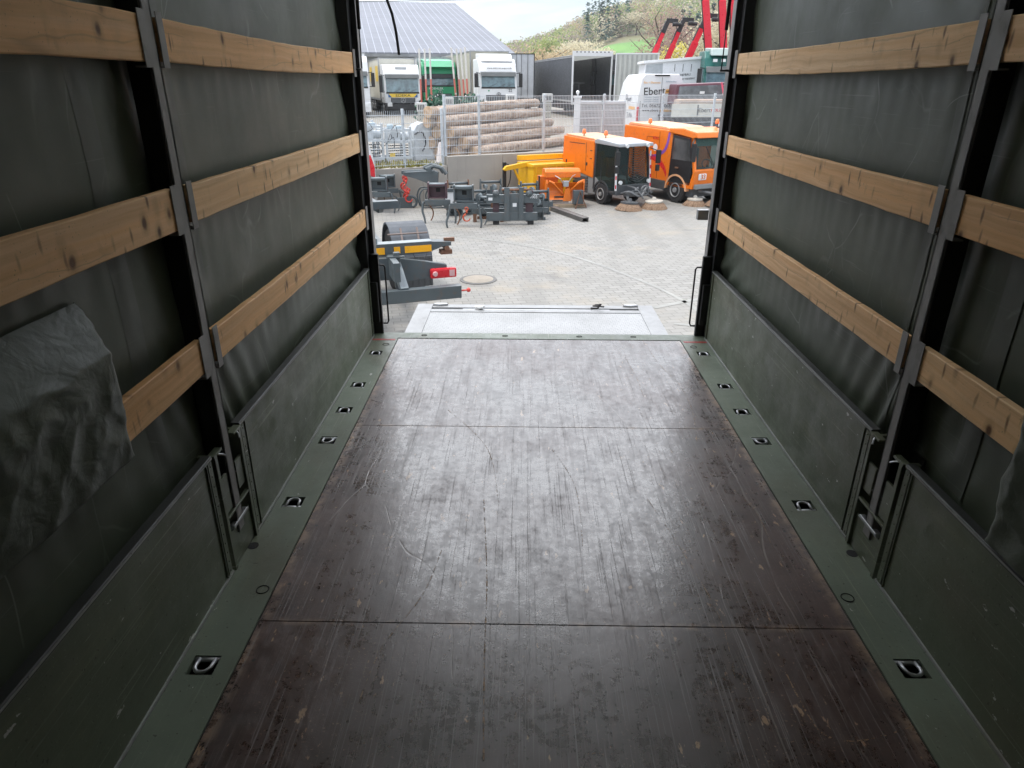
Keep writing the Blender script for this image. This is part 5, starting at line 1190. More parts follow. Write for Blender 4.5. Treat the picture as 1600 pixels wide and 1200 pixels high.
# yellow container with arm
t = empty('yellow_bin', 'yellow steel container with ribbed side and a lifting arm behind the orange machine', 'container', WF(2.15, -.72, G), WA)
M_Y = paint('yellow_container', (.80, .44, .012), .45, 0, .1, (.35, .2, .05), .35)
b = MB(); b.box(-.16, 1.25, -.42, .42, .12, .90, bev=.015); bd = b.build('bin_body', M_Y, t)
b = MB(); b.box(-.19, 1.28, -.45, -.36, .87, .94, bev=.006); b.box(-.19, 1.28, .36, .45, .87, .94, bev=.006); b.box(-.19, -.10, -.36, .36, .87, .94); b.box(1.19, 1.28, -.36, .36, .87, .94); b.build('rim', M_Y, bd)
b = MB()
for k in range(5): b.box(-.12+k*.31, -.06+k*.31, -.455, -.42, .14, .87)
b.build('ribs', M_Y, bd)
b = MB(); b.prism([(-.10, .99), (-.80, .90), (-.88, .82), (-.84, .78), (-.10, .86)], -.1, .0, 'y', bev=.01); b.bar((-.55, -.05, .82), (-.32, -.05, .40), .05, .05); b.build('lifting_arm', M_Y, t)
b = MB(); b.box(-.3, 1.25, .15, .25, 1.0, 1.13, bev=.01); b.build('rear_bar', M_Y, t)
b = MB(); b.box(-.78, -.70, .10, .18, 0, .98, bev=.005); b.tube(smooth_pts([(-.74, .05, .95), (-.60, .05, .85), (-.62, .05, .5), (-.72, .05, .3)], 4), .014, 6); b.build('black_prop', M_BLACK, t)
b = MB(); b.box(-.1, 1.15, -.35, .35, 0, .12); b.build('skid', M_CHAS, t)
# orange spreader / blade machine on timber
t = empty('snow_blade', 'orange snow plough blade with curved halves standing on timber blocks', 'snow plough', (.92, 18.15, G), math.radians(10))
b = MB(); b.prism([(-.02, .72), (.42, .72), (.42, .88), (.30, .93), (.06, .93), (-.02, .86)], -.50, .42, 'x', bev=.015); bd = b.build('hood', M_ORG, t)
b = MB(); b.box(-.62, -.12, .18, .44, .22, .74, bev=.01); b.build('side_box', M_ORG, t)
b = MB(); b.box(-.635, -.605, .14, .20, .16, .76); b.build('rubber_edge', M_BLACK, t)
for s in (-1, 1):
    prof = [(-.16+.10*math.sin(PI*k/8)*1.3, .62-.42*k/8) for k in range(9)]
    xa, xb = sorted((s*.03, s*.46)); b = MB()
    outer = [(y_-.02, z_) for y_, z_ in prof]; inner = [(y_+.01, z_) for y_, z_ in prof][::-1]
    b.prism(outer+inner, xa, xb, 'x'); b.build('mouldboard', M_ORG, t, bevel=.003)
    b = MB(); b.prism([(-.12, .10), (-.18, .60), (-.14, .69), (.02, .66), (.04, .5), (-.02, .06)], *sorted((s*.46, s*.50)), 'x', bev=.006); b.build('end_cheek', M_ORG, t)
    b = MB(); b.tube([(s*.02, -.1, .30), (s*.36, -.2, .64)], .022, 8); b.tube([(s*.30, -.20, .60), (s*.44, -.19, .66)], .03, 8); b.build('brace', M_ORG, t)
b = MB(); b.prism([(-.06, .16), (-.02, .44), (.10, .50), (.16, .16)], -.20, -.16, 'y', bev=.004); b.build('front_plate', M_ORG, t)
b = MB(); b.box(-.07, .07, -.22, -.10, .52, .66, bev=.01); b.tube([(-.08, -.2, .6), (-.16, -.24, .72), (-.26, -.1, .78)], .010, 6); b.tube([(.06, -.2, .62), (.16, -.22, .78), (.26, -.1, .80)], .010, 6); b.build('hydraulic_block', M_STEEL, t)
b = MB(); b.box(.18, .44, -.34, -.20, .10, .44, bev=.012); b.build('control_box', M_GREY, t)
b = MB(); b.tube([(.22, -.42, .0), (.34, -.36, .42), (.50, -.42, .02)], .016, 7); b.tube([(.34, -.36, .42), (.44, -.22, .02)], .014, 7); b.tube([(.24, -.41, .10), (.48, -.41, .10)], .012, 6); b.build('coupling_frame', M_RUST, t)
b = MB()
for k in range(5): b.box(-.35+k*.02, .1, -.15+.0*k, -.11, .12+.035*k, .14+.035*k)
b.build('springs', M_CHAS, t)
M_TIM = paint('old_timber', (.36, .28, .19), .85, 0, .25, (.14, .11, .08), .6)
for i, (x, y, rz, L, lab) in enumerate(((.95, 18.0, .08, 1.1, 'weathered timber under the orange plough blade'), (.42, 17.95, -.5, .75, 'short weathered plank left of the orange plough blade'), (.36, 17.6, -.35, .6, 'broken plank lying between the grey frames and the steel channel'))):
    o = MB(); o.box(-L/2, L/2, -.07, .07, 0, .075, bev=.008); o = o.build('timber_block', M_TIM); o.location = (x, y, G+.001); o.rotation_euler = (0, 0, rz); tag(o, lab, 'timber', 'loose timber by the plough')
# dark steel channel beam on the ground
t = MB(); t.box(0, 1.95, 0, .02, 0, .10); t.box(0, 1.95, .02, .15, .075, .095); t.box(0, 1.95, .15, .17, 0, .10); t = t.build('steel_channel', paint('channel_steel', (.11, .105, .10), .5, .3, .2, (.30, .22, .15), .4)); t.location = (.44, 17.72, G+.001); t.rotation_euler = (0, 0, math.radians(-66)); tag(t, 'long dark steel channel lying on the paving in front of the plough', 'steel beam')
# ------------------------------------------------------------------ galvanised attachments behind the low fence
def galv(x, y, rz, w, d, h, label, seed):
    p = WF(x, y, GU); t = empty('galvanised_machine', label, 'machine frame', p, WA+rz, 'galvanised machines behind the low fence'); rn = random.Random(seed)
    b = MB()
    for sx in (-1, 1):
        for sy in (0, 1): b.box(sx*w/2-.03, sx*w/2+.03, sy*d-.03, sy*d+.03, 0, h*rn.uniform(.8, 1))
    for z in (.1, h*.5, h*.8):
        b.box(-w/2, w/2, -.033, .02, z-.03, z+.03); b.box(-w/2, w/2, d-.02, d+.033, z-.03, z+.03)
        for sx in (-1, 1): b.box(sx*w/2-.025, sx*w/2+.025, .02, d-.02, z-.025, z+.025)
    b.build('frame', M_GALV, t, bevel=.004)
    b = MB()
    for k in range(5): b.box(-w/2+.06, w/2-.06, .05, .08, h*.14+k*h*.065, h*.14+k*h*.065+.025)
    b.build('louvres', M_CHAS, t)
    b = MB(); b.box(-w*.3, w*.1, .05, d*.8, h*.52, h*.78, bev=.02); b.lathe([(.11, 0), (.11, .3)], 16, T((w*.12, d*.4, h*.62))); b.build('housing', M_GALV, t)
    b = MB(); b.lathe([(.07, 0), (.09, .04), (.09, .12), (.05, .16)], 14, T((-w*.2, d*.3, h*.8)) @ Ry(-PI/2)); b.box(.02, w*.3, .1, .3, h*.8, h*.8+.10, bev=.015); b.build('cap', paint('pale_blue_cap', (.42, .52, .58), .4), t)
    b = MB()
    for k in range(3):
        x0, z0 = rn.uniform(-w/2, w/2), rn.uniform(h*.3, h*.85); b.tube(smooth_pts([(x0, -.04, z0), (x0+rn.uniform(-.15, .15), -.09, z0+.12), (x0+rn.uniform(-.25, .25), -.07, z0-.1), (x0+rn.uniform(-.3, .3), .05, z0-.2)], 4), .012, 6)
    b.build('hoses', paint('hose_grey', (.12, .13, .14), .6), t, smooth=True)
    b = MB(); b.box(-w*.42, -w*.2, -.04, -.034, .14, .24); b.build('warning_label', M_YEL, t)
galv(-3.15, 1.8, .1, .75, .7, 1.25, 'galvanised machine frame farthest left behind the low fence', 1)
galv(-2.30, 1.7, -.1, .65, .7, 1.30, 'tall galvanised machine frame second from left behind the low fence', 2)
galv(-1.50, 1.65, .05, .6, .7, 1.18, 'galvanised machine frame in the middle behind the low fence', 3)
galv(-.72, 1.7, .0, .7, .8, 1.05, 'galvanised machine frame with dark pump parts behind the low fence', 4)
t = empty('galvanised_hood', 'rounded galvanised hood at the right end of the machines behind the low fence', 'machine hood', WF(.10, 1.85, GU), WA)
b = MB(); b.prism([(-.30, 0), (-.30, .80), (-.2, .95), (0, 1.02), (.2, .95), (.30, .75), (.36, 0)], 0, .5, 'y', bev=.02); b.build('hood', M_GALV, t); b = MB(); b.tube(smooth_pts([(-.3, -.05, .7), (-.12, -.12, .78), (0, -.12, .5), (-.1, -.1, .25)], 4), .022, 7); b.build('hose', M_CHAS, t, smooth=True)
# ------------------------------------------------------------------ street sweepers
M_BRIS = NM('brush_bristle', .9); _s = M_BRIS.noise(1, M_BRIS.map((90, 90, 3)), 3); M_BRIS.color(M_BRIS.mix(M_BRIS.ramp(_s, .4, .6), (.30, .20, .13), (.13, .08, .05))); M_BRIS = M_BRIS.m
M_DKP = paint('dark_grey_plastic', (.07, .075, .08), .5, 0, .15, (.14, .13, .12), .4)
q = NM('clear_cab_glass', .02, 0, .6); g_ = q.n.new('ShaderNodeBsdfTransparent'); g_.inputs[0].default_value = (.62, .72, .70, 1); ms = q.n.new('ShaderNodeMixShader'); ms.inputs[0].default_value = .2
q.lk(g_.outputs[0], ms.inputs[1]); q.lk(q.b.outputs[0], ms.inputs[2]); q.lk(ms.outputs[0], q.n['Material Output'].inputs['Surface']); q.color((.04, .06, .06)); M_CLR = q.m
def brush(parent, x, y, z, r, h, tilt=0, cap=M_DKP):
    M = T((x, y, z)) @ Ry(tilt); b = MB(); n = 64; top = []; bot = []
    for k in range(n):
        a_ = 2*PI*k/n; j = 1+.06*math.sin(k*2.7)+.03*math.sin(k*5.1)
        top.append((r*.62*math.cos(a_), r*.62*math.sin(a_), h)); bot.append((r*j*math.cos(a_), r*j*math.sin(a_), 0))
    mid = [((t_[0]+b_[0])*.5*1.04, (t_[1]+b_[1])*.5*1.04, h*.5) for t_, b_ in zip(top, bot)]
    b.loft([bot, mid, top], M); br = b.build('side_brush', M_BRIS, parent)
    b = MB(); b.lathe([(r*.66, h), (r*.66, h+.035), (r*.2, h+.06), (r*.12, h+.12)], 24, M @ Ry(-PI/2)); b.build('brush_disc', cap, br)
def beacon(parent, x, y, z, m_):
    b = MB(); b.tube([(x, y, z), (x, y, z+.10)], .015, 7); b.build('beacon_stem', M_CHAS, parent)
    b = MB(); b.tube([(x, y, z+.09), (x, y, z+.11), (x, y, z+.19), (x, y, z+.21)], .05, 12, radii=[.055, .055, .045, .02]); b.build('beacon', m_, parent, smooth=True)
M_BEA = paint('beacon_orange', (.80, .20, .05), .25, 0, .05)
# smaller sweeper
sA = empty('street_sweeper', 'smaller orange street sweeper with a dark open glazed cab and hose arms', 'street sweeper', (2.70, 18.25, G), math.radians(30))
w = 1.12
b = MB(); b.prism([(1.02, .62), (1.00, 1.56), (2.46, 1.62), (2.50, .95), (2.30, .80)], -w/2, w/2, 'x', bev=.03); bd = b.build('hopper', M_ORG, sA)
b = MB(); b.prism([(1.0, 1.565), (2.46, 1.625), (2.40, 1.66), (1.1, 1.61)], -w/2+.05, w/2-.05, 'x', bev=.01); b.build('hopper_lid', paint('pale_orange', (.72, .38, .20), .5), bd)
b = MB(); b.box(-w/2-.006, -w/2, 1.35, 1.36, .78, 1.5); b.box(-w/2-.008, -w/2, 1.42, 2.15, 1.45, 1.465)
for y_ in (1.30, 2.28): b.box(-w/2-.02, -w/2-.002, y_-.02, y_+.02, .92, 1.0)
for z_ in (1.10, 1.30): b.box(-w/2-.015, -w/2-.002, 1.08, 1.16, z_, z_+.02)
b.build('hopper_seams', M_CHAS, bd)
b = MB(); b.prism([(.75, .22), (.62, .5), (.9, .66), (2.35, .82), (2.42, .70), (2.25, .18)], -w/2+.02, w/2-.02, 'x', bev=.02); bl = b.build('lower_body', paint('grey_panel', (.22, .235, .24), .45, 0, .15, (.12, .11, .1), .4), sA)
b = MB()
for k in range(6): b.box(-w/2-.01, -w/2+.02, 1.25, 2.2, .22+k*.075, .255+k*.075)
b.build('side_louvres', M_DKP, bl)
# open cab: floor, pillars, roof, glass
b = MB(); b.box(-w/2+.03, w/2-.03, .02, 1.0, .30, .38, bev=.01); b.box(-w/2+.03, w/2-.03, .95, 1.0, .38, 1.5); b.box(-w/2+.03, w/2-.03, .0, .10, .30, .55, bev=.02); b.build('cab_tub', M_DKP, sA)
b = MB()
for s in (-1, 1):
    b.bar((s*(w/2-.03), .03, .52), (s*(w/2-.07), .16, 1.52), .05, .05); b.bar((s*(w/2-.03), .98, .36), (s*(w/2-.05), .94, 1.53), .06, .05); b.bar((s*(w/2-.03), .68, .36), (s*(w/2-.06), .72, 1.52), .035, .035); b.bar((s*(w/2-.03), .05, .36), (s*(w/2-.03), .98, .36), .05, .05)
b.build('cab_pillars', M_CHAS, sA)
b = MB(); b.prism([(-.04, 1.47), (-.02, 1.55), (.9, 1.62), (1.02, 1.58), (1.02, 1.50)], -w/2+.01, w/2-.01, 'x', bev=.02); b.build('cab_roof', paint('grey_roof', (.33, .35, .37), .4), sA)
b = MB(); b.prism([(.02, .55), (.135, 1.48), (.140, 1.48), (.025, .55)], -w/2+.07, w/2-.07, 'x'); b.build('windscreen', M_CLR, sA)
b = MB(); b.box(-w/2+.025, -w/2+.03, .10, .92, .45, 1.48); b.build('side_glass', M_CLR, sA)
b = MB(); b.box(-.2, .2, .55, .95, .42, .60, bev=.04); b.box(-.2, .2, .85, .97, .6, 1.15, bev=.04); b.tube([(0, .18, .55), (0, .35, .85)], .025, 8); b.tube([(.15*math.cos(a_), .36+.05*math.sin(a_), .86+.12*math.sin(a_)) for a_ in [2*PI*k/16 for k in range(17)]], .014, 6, cap=False); b.build('seat', paint('brown_red_seat', (.16, .06, .04), .7), sA)
b = MB()
for k in range(15):
    z_ = .62+k*.056; b.tube(smooth_pts([(-.10, .012+.12*(z_-.55)-.02, z_+.05), (.12, -.012+.12*(z_-.55)-.02, z_), (.36, .012+.12*(z_-.55)-.02, z_+.09)], 4), .011, 6)
b.build('ribbed_hose', M_CHAS, sA, smooth=True)
for s in (-1, 1):
    b = MB(); b.bar((s*(w/2-.05), .05, 1.42), (s*(w/2+.10), -.12, 1.35), .02, .02); b.box(*sorted((s*(w/2+.02), s*(w/2+.16))), -.16, -.10, 1.05, 1.38, bev=.02); b.box(*sorted((s*(w/2+.03), s*(w/2+.14))), -.16, -.10, .86, 1.02, bev=.02); b.build('mirror', M_BLACK, sA)
    b = MB(); b.lathe([(.045, 0), (.05, .05)], 12, T((s*.33, -.05, 1.50)) @ Rz(-PI/2)); b.lathe([(.045, 0), (.05, .05)], 12, T((s*.45, -.02, .62)) @ Rz(-PI/2)); b.build('headlight', M_LAMP, sA)
    b = MB(); b.bar((s*(w/2-.01), -.0, .42), (s*(w/2-.02), .06, 1.35), .05, .012); b.build('warning_strip', M_WHITE, sA)
    b = MB()
    for k in range(4): b.bar((s*(w/2-.01)-s*.001, -.010+.012*k+.006, .47+k*.22), (s*(w/2-.01), -.005+.012*k+.006, .56+k*.22), .052, .006)
    b.build('warning_strip_red', M_TL, sA)
    wheel(sA, s*(w/2-.10), .62, .27, .20, s, M_ALU); wheel(sA, s*(w/2-.10), 1.95, .25, .20, s, M_ALU)
    b = MB(); pts = [(.62+.34*math.cos(a_), .28+.33*math.sin(a_)) for a_ in [PI*k/10 for k in range(11)]]+[(.62+.30*math.cos(a_), .28+.29*math.sin(a_)) for a_ in [PI-PI*k/10 for k in range(11)]]; b.prism(pts, *sorted((s*(w/2-.2), s*(w/2+.01))), 'x'); b.build('wheel_arch', M_CHAS, sA)
b = MB(); b.tube(smooth_pts([(-.4, -.05, .35), (-.35, -.30, .42), (-.05, -.38, .30), (.2, -.3, .5), (.4, -.2, .35)], 5), .03, 8); b.tube(smooth_pts([(-.2, -.05, .52), (-.15, -.32, .48), (.0, -.45, .25)], 5), .022, 8); b.tube([(.15+.12*math.cos(a_), -.3, .42+.12*math.sin(a_)) for a_ in [2*PI*k/14 for k in range(15)]], .022, 7, cap=False)
b.box(-.35, .35, -.25, -.05, .28, .36, bev=.02); b.bar((-.3, -.15, .32), (-.45, -.42, .22), .06, .05); b.bar((.3, -.15, .32), (.40, -.42, .22), .06, .05)
for k in range(9): b.lathe([(.035, -.02), (.035, .03)], 10, T((-.32+k*.08, -.28-.03*(k % 3), .38+.035*(k % 4))) @ Rz(k))
b.build('brush_arms', paint('grimy_steel', (.16, .165, .17), .5, .4, .3, (.4, .4, .38), .5), sA)
brush(sA, -.42, -.42, 0, .34, .16, .05); brush(sA, .28, -.55, 0, .34, .16, -.05, paint('worn_white_disc', (.5, .46, .40), .6))
beacon(sA, -.38, 1.75, 1.60, M_BEA); beacon(sA, -.1, 1.15, 1.58, M_BEA)
for s, m_ in ((.30, M_LAMP), (.48, M_LAMP)): pass
# larger sweeper
sB = empty('street_sweeper', 'larger orange street sweeper numbered 33 with a purple and red stripe and a big windscreen', 'street sweeper', (4.86, 18.70, G), math.radians(30))
w = 1.46
b = MB(); b.prism([(1.02, .50), (1.0, 1.80), (2.95, 1.86), (3.0, .60), (2.6, .42)], -w/2, w/2, 'x', bev=.03); bd = b.build('hopper', M_ORG, sB)
b = MB(); b.prism([(1.0, 1.805), (2.9, 1.865), (2.8, 1.93), (1.3, 1.87)], -w/2+.08, w/2-.1, 'x', bev=.015); b.build('hopper_lid', paint('pale_orange', (.72, .38, .20), .5), bd)
b = MB(); b.box(-w/2-.008, -w/2, 1.92, 1.93, .9, 1.6); b.box(-w/2-.008, -w/2, 1.40, 1.41, .55, 1.75); b.box(-w/2-.008, -w/2, 1.40, 1.93, 1.6, 1.61); b.build('hopper_seams', paint('orange_shadow_gap', (.30, .08, .01), .6), bd)
def sideribbon(pts, w_, mat, name):
    b = MB(); P = smooth_pts(pts, 8); L = []
    for i, p in enumerate(P):
        d = Vector((P[min(i+1, len(P)-1)][0]-P[max(i-1, 0)][0], P[min(i+1, len(P)-1)][1]-P[max(i-1, 0)][1])).normalized(); ww = w_*(.5+.5*math.sin(PI*min(1, .15+i/len(P))))
        L.append(((p[0]-d.y*ww, p[1]+d.x*ww), (p[0]+d.y*ww, p[1]-d.x*ww)))
    for a_, c2 in zip(L, L[1:]): b.quad((-w/2-.004, *a_[0]), (-w/2-.004, *a_[1]), (-w/2-.004, *c2[1]), (-w/2-.004, *c2[0]))
    b.build(name, mat, bd)
sideribbon([(1.02, 1.76), (1.08, 1.45), (1.22, 1.25), (1.6, 1.12), (1.95, 1.16)], .045, paint('purple_stripe', (.22, .08, .42), .4), 'purple_stripe')
sideribbon([(1.75, 1.10), (1.4, 1.02), (1.15, .85), (1.02, .65)], .07, M_TL, 'red_stripe')
b = MB(); b.lathe([(.09, 0), (.09, .004)], 20, T((-w/2-.004, 1.55, 1.34)) @ Rz(PI)); b.build('round_sticker', M_WHITE, bd)
text('lettering', 'KOLL', .10, M_TL, bd, T((-w/2-.006, 1.55, 1.58)) @ SIDEL)
# cab
b = MB(); b.prism([(-.02, .48), (-.05, .88), (.02, .92), (.02, .74), (.12, .46)], -w/2, w/2, 'x', bev=.02); b.box(-w/2, w/2, .0, 1.0, .42, .50); b.prism([(.98, .42), (.98, 1.78), (1.04, 1.78), (1.04, .42)], -w/2, w/2, 'x'); cbm = b.build('cab_body', M_ORG, sB)
for s in (-1, 1):
    b = MB(); b.bar((s*(w/2-.04), .0, .85), (s*(w/2-.08), .20, 1.74), .07, .07); b.build('cab_pillar', M_ORG, sB)
    b = MB(); b.bar((s*(w/2-.03), 1.0, .5), (s*(w/2-.05), .96, 1.75), .08, .06); b.build('cab_pillar', M_ORG, sB)
b = MB(); b.prism([(-.06, 1.66), (.0, 1.80), (.5, 1.88), (1.05, 1.86), (1.05, 1.74), (.1, 1.70)], -w/2-.02, w/2+.02, 'x', bev=.035); b.build('cab_roof', M_ORG, sB)
b = MB(); b.prism([(-.015, .86), (.135, 1.70), (.142, 1.70), (-.006, .86)], -w/2+.09, w/2-.09, 'x'); b.build('windscreen', M_CLR, sB)
b = MB(); b.prism([(.10, 1.46), (.148, 1.70), (.15, 1.70), (.105, 1.46)], -w/2+.10, w/2-.10, 'x'); b.build('sun_band', paint('pale_blind', (.30, .48, .46), .5), sB)
b = MB(); b.prism([(.10, .56), (.07, .85), (.22, 1.64), (.86, 1.70), (.93, .56)], -w/2-.008, -w/2+.01, 'x', bev=.006); dr = b.build('door', M_BLACK, sB)
b = MB(); b.prism([(.14, 1.10), (.25, 1.58), (.80, 1.63), (.84, 1.10)], -w/2-.014, -w/2-.009, 'x'); b.build('door_window', glassm('dark_door_glass', (.05, .05, .05), .1), dr)
b = MB(); b.box(-w/2-.03, -w/2-.010, .55, .68, .88, .92, bev=.004); b.build('door_handle', M_RUST, dr)
b = MB(); b.box(-.25, .25, .55, .98, .52, .72, bev=.04); b.box(-.25, .25, .88, .97, .7, 1.35, bev=.04); b.tube([(.0, .15, .8), (.0, .3, .95)], .03, 8); b.tube([(.17*math.cos(a_), .3+.05*math.sin(a_), .98+.12*math.sin(a_)) for a_ in [2*PI*k/16 for k in range(17)]], .014, 6, cap=False); b.build('seat', M_DKP, sB)
b = MB(); b.box(-w/2+.1, w/2-.1, .06, .28, .80, .92, bev=.04); b.build('dashboard', M_DKP, sB)
for s in (-1, 1):
    b = MB(); b.box(s*.45-.13, s*.45+.13, -.075, -.03, .64, .80, bev=.025); b.build('headlight', M_LAMP if s > 0 else M_WHITE, sB)
    b = MB(); b.bar((s*(w/2-.05), .10, 1.68), (s*(w/2+.16), -.05, 1.55), .025, .025); b.box(*sorted((s*(w/2+.04), s*(w/2+.20))), -.10, -.04, 1.10, 1.55, bev=.03); b.build('mirror', M_BLACK, sB)
    wheel(sB, s*(w/2-.12), .62, .33, .24, s, M_ALU); wheel(sB, s*(w/2-.12), 2.3, .33, .24, s, M_ALU)
    b = MB(); pts = [(.62+.42*math.cos(a_), .34+.40*math.sin(a_)) for a_ in [PI*k/10 for k in range(11)]]+[(.62+.37*math.cos(a_), .34+.35*math.sin(a_)) for a_ in [PI-PI*k/10 for k in range(11)]]; b.prism(pts, *sorted((s*(w/2-.25), s*(w/2+.015))), 'x'); b.build('wheel_arch', paint('pale_orange', (.72, .38, .20), .5), sB)
text('lettering', '33', .17, M_ORG, sB, T((-.45, -.088, .72)) @ FRONT)
b = MB(); b.prism([(1.05, .28), (1.05, .52), (2.3, .55), (2.5, .28)], -w/2-.005, w/2+.005, 'x', bev=.02); b.box(-w/2+.1, w/2-.1, .1, 1.2, .2, .42); b.build('lower_body', M_DKP, sB)
b = MB(); b.box(-w/2+.05, w/2-.05, -.10, .0, .42, .54, bev=.02); b.build('front_bumper', paint('grey_panel', (.22, .235, .24), .45, 0, .15, (.12, .11, .1), .4), sB)
b = MB(); b.box(-.08, .14, -.112, -.10, .46, .52); b.build('number_plate', M_WHITE, sB)
b = MB(); b.bar((.0, -.02, .90), (-.30, .09, 1.45), .02, .015); b.bar((-.10, -.03, .90), (.25, .08, 1.42), .02, .015); b.build('wiper', M_BLACK, sB)
b = MB(); b.tube([(-.4, .1, .35), (-.15, -.4, .30), (.3, -.35, .32)], .035, 8); b.tube([(.1, -.1, .5), (.3, -.35, .45), (.5, -.2, .3)], .03, 8); b.box(.1, .5, -.4, -.15, .25, .42, bev=.03)
for k in range(7): b.lathe([(.04, -.02), (.04, .03)], 10, T((.0+k*.08, -.30-.03*(k % 3), .40+.035*(k % 3))) @ Rz(k))
b.build('brush_arms', paint('grimy_steel', (.16, .165, .17), .5, .4, .3, (.4, .4, .38), .5), sB)
brush(sB, -.05, -.50, .02, .46, .17, .04, paint('worn_white_disc', (.5, .46, .40), .6)); brush(sB, -.55, .02, 0, .30, .14, .0, paint('worn_white_disc', (.5, .46, .40), .6))
beacon(sB, -.52, 2.1, 1.84, M_BEA); beacon(sB, .45, .55, 1.87, M_BEA)
b = MB(); b.bar((.15, .25, 1.90), (.55, -.05, 1.84), .05, .03); b.bar((.62, .0, 1.84), (.45, .12, 1.80), .06, .05); b.build('camera_arm', M_BLACK, sB)
# ------------------------------------------------------------------ swap body chassis at the left
CA = math.radians(20)
t = empty('chassis_truck', 'slate grey lorry chassis with amber reflector strips, mudguards and a red tail light', 'truck', (-2.04, 8.10, G), CA)
b = MB(); b.box(-1.2, 1.2, -.04, .08, .40, .56, bev=.004); ub = b.build('underrun_bar', M_GREY, t)
for x in (-.56, .48):
    b = MB(); b.bar((x, .02, .54), (x-.02, .42, .80), .10, .10); b.build('underrun_strut', M_GREYL, ub)
b = MB(); b.tube([(1.2, .02, .48), (1.30, .02, .48)], .010, 7); b.lathe([(.025, 0), (.03, .02), (.02, .04)], 10, T((1.29, .02, .48))); b.build('end_marker', M_HOOK, ub)
for s in (-1, 1):
    b = MB(); b.box(s*.40-.04, s*.40+.04, -.0, 5.5, .66, .90, bev=.006); b.build('frame_rail', M_GREY, t)
b = MB(); b.prism([(-1.15, .68), (-1.15, .82), (-.5, .88), (.42, .88), (.85, .80), (1.12, .74), (1.12, .60), (.6, .56), (.3, .60), (-.3, .60)], .38, .46, 'y', bev=.005); lb = b.build('light_bar', M_GREY, t)
for s in (-1, 1):
    b = MB(); b.box(*sorted((s*.89, s*1.24)), .33, .40, .575, .705, bev=.025); lt = b.build('tail_light', M_TL, lb)
    b = MB(); b.lathe([(.035, 0), (.03, .02)], 16, T((s*.95, .33, .64)) @ Rz(-PI/2)); b.box(*sorted((s*1.14, s*1.21)), .325, .331, .60, .68); b.build('clear_lens', paint('pale_pink_lens', (.75, .45, .45), .2), lt)
    b = MB(); b.box(*sorted((s*.80, s*1.16)), .40, .46, .58, .60); b.build('lamp_bracket', M_CHAS, lt)
b = MB()
for x in (-.55, .18, .42): b.lathe([(.06 if x < .3 else .035, 0), (.06 if x < .3 else .035, .006)], 14, T((x, .378, .74)) @ Rz(-PI/2))
b.build('holes', M_DARK, lb)
b = MB(); b.tube([(-.55, .20, .64), (.02, .22, .64)], .14, 18); b.build('air_tank', paint('tank_alu', (.40, .38, .33), .4, .5, .2, (.2, .17, .12), .5), t, smooth=True)
b = MB(); b.tube([(.03, .21+.15*math.cos(a_), .64+.155*math.sin(a_)) for a_ in [2*PI*k/18 for k in range(19)]], .012, 6, cap=False); b.build('tank_strap', M_STEEL, t)
b = MB(); b.box(.42, .50, .30, .38, .50, .96, bev=.006); b.prism([(.36, .34), (.56, .30), (.54, .26), (.32, .30)], .90, .92, 'z'); b.build('upright', M_GREY, t)
# upper cross beam with amber strips
b = MB(); b.prism([(-1.2, .88), (-1.2, 1.03), (.95, 1.03), (1.22, 1.01), (1.22, .96), (1.10, .96), (.88, .88)], .50, .66, 'y', bev=.006); cbm = b.build('cross_beam', M_GREY, t)
b = MB(); b.box(-1.2, .96, .502, .658, 1.031, 1.036); b.build('beam_top', M_GREYL, cbm)
for x0, x1 in ((-1.1, .34), (.46, .54), (.60, .95)):
    b = MB(); b.box(x0, x1, .492, .499, .905, .99); b.build('amber_reflector', M_AMB, cbm)
b = MB(); b.lathe([(.035, -.08), (.035, .08)], 12, T((1.16, .58, .93)) @ Rz(PI/2)); b.box(1.08, 1.24, .53, .65, .84, .90, bev=.01); b.box(1.14, 1.28, .56, .60, 1.0, 1.05); b.build('twist_lock', M_RUST, cbm)
b = MB(); b.tube([(.70, .48, .90), (.74, .46, .80), (.84, .46, .78), (.88, .48, .88)], .005, 5); b.build('cable', M_CHAS, cbm)
# second cross member and uprights further ahead
b = MB(); b.box(-1.2, .95, 2.75, 2.90, 1.10, 1.22, bev=.006); b.build('cross_beam', M_GREY, t)
b = MB(); b.box(-.05, .10, 3.6, 3.75, .7, 1.55, bev=.006); b.box(-1.0, .12, 3.6, 3.75, 1.55, 1.65, bev=.006); b.bar((.05, 3.6, 1.45), (.70, 2.9, 1.08), .12, .12); b.build('support_frame', M_GREY, t)
b = MB(); b.prism([(3.2, 1.66), (3.6, 1.68), (3.7, 1.74), (3.2, 1.72)], -1.0, -.2, 'x', bev=.01); b.build('head_plate', M_GREYL, t)
b = MB(); b.box(-.50, -.16, 1.55, 1.95, .88, 1.14, bev=.01); gb = b.build('battery_box', M_GREY, t)
b = MB(); b.box(-.49, -.17, 1.56, 1.94, 1.141, 1.15); b.build('green_lid', paint('mint_lid', (.30, .50, .36), .5), gb)
b = MB(); b.bar((-.10, 1.4, 1.14), (.20, .65, 1.06), .05, .05); b.box(.14, .26, .52, .66, 1.037, 1.11, bev=.008); b.build('link_bar', M_GREYL, t)
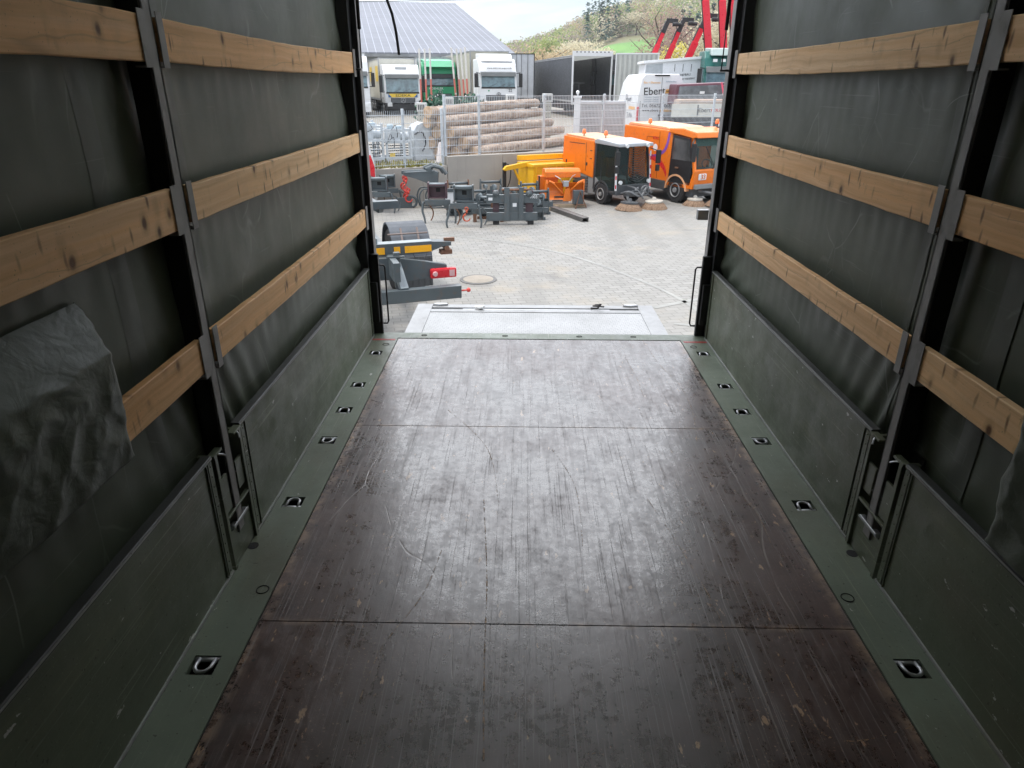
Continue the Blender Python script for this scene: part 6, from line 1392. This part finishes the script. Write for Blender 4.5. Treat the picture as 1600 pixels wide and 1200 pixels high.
# wheels under a ribbed mudguard
for s in (-1, 1):
    wheel(t, s*.90, 2.05, .47, .52, s, M_GREY, z=.47, name='twin_wheel')
    b = MB(); pts = [(2.05+.56*math.cos(a_), .47+.55*math.sin(a_)) for a_ in [math.radians(-12+178*k/16) for k in range(17)]]+[(2.05+.53*math.cos(a_), .47+.52*math.sin(a_)) for a_ in [math.radians(166-178*k/16) for k in range(17)]]
    pts = pts[:17]+[(1.49, .30), (1.52, .30)]+pts[17:]
    b.prism(pts, *sorted((s*.62, s*1.18)), 'x'); mg = b.build('mudguard', paint('mudguard_grey', (.075, .085, .10), .68, 0, .15, (.2, .19, .17), .4), t)
    b = MB()
    b.box(*sorted((s*.64, s*1.16)), 1.44, 1.47, .18, .62)
    for k in range(6): b.box(*sorted((s*(.68+.09*k), s*(.70+.09*k))), 1.425, 1.44, .2, .6)
    b.build('mud_flap', M_DKP, mg)
    b = MB(); b.tube([(s*.56, 1.60, .93), (s*1.14, 1.60, .93)], .012, 7)
    for x in (.76, 1.0): b.bar((s*x, 1.66, 1.0), (s*x, 1.54, .84), .025, .02)
    b.build('mudguard_stay', paint('stay_steel', (.22, .17, .15), .5, .2), mg)
b = MB(); b.tube([(-.9, 2.05, .47), (.9, 2.05, .47)], .07, 10); b.box(-.3, .3, 1.9, 2.2, .35, .62, bev=.05); b.build('axle', M_CHAS, t)
b = MB(); 
for k in range(3): b.lathe([(.10, -.7), (.10, .0)], 14, T((-.1, 3.0+k*.45, 1.06)))
b.build('air_bellows', paint('pale_blue_cap', (.42, .52, .58), .4), t)
# red lit marker of a neighbour vehicle at the left post
t = empty('car', 'red lamp corner of a vehicle just left of the opening', 'vehicle', (-4.35, 17.3, G), .2)
b = MB(); b.prism([(-.9, .25), (-.9, 1.15), (-.6, 1.55), (.45, 1.55), (.6, 1.0), (.62, .25)], -.2, 1.6, 'y', bev=.08); b.build('body', M_WHITE, t)
b = MB(); b.prism([(.48, .85), (.44, 1.30), (.52, 1.34), (.60, 1.05), (.60, .80)], -.25, -.16, 'y', bev=.02); b.build('tail_light', M_TL, t)
for yy in (.1, 1.3): wheel(t, .45, yy, .28, .18, 1)
# ------------------------------------------------------------------ thin haze over the distance
b = MB(); b.box(-700, 800, -300, 900, G-1, 110)
hzm = bpy.data.materials.new('haze'); hzm.use_nodes = True; t_ = hzm.node_tree; t_.nodes.clear()
o_ = t_.nodes.new('ShaderNodeOutputMaterial'); v_ = t_.nodes.new('ShaderNodeVolumePrincipled'); v_.inputs['Color'].default_value = (.90, .94, 1, 1); v_.inputs['Density'].default_value = .00035
t_.links.new(v_.outputs[0], o_.inputs['Volume']); hb = b.build('haze', hzm); tag(hb, kind='stuff')
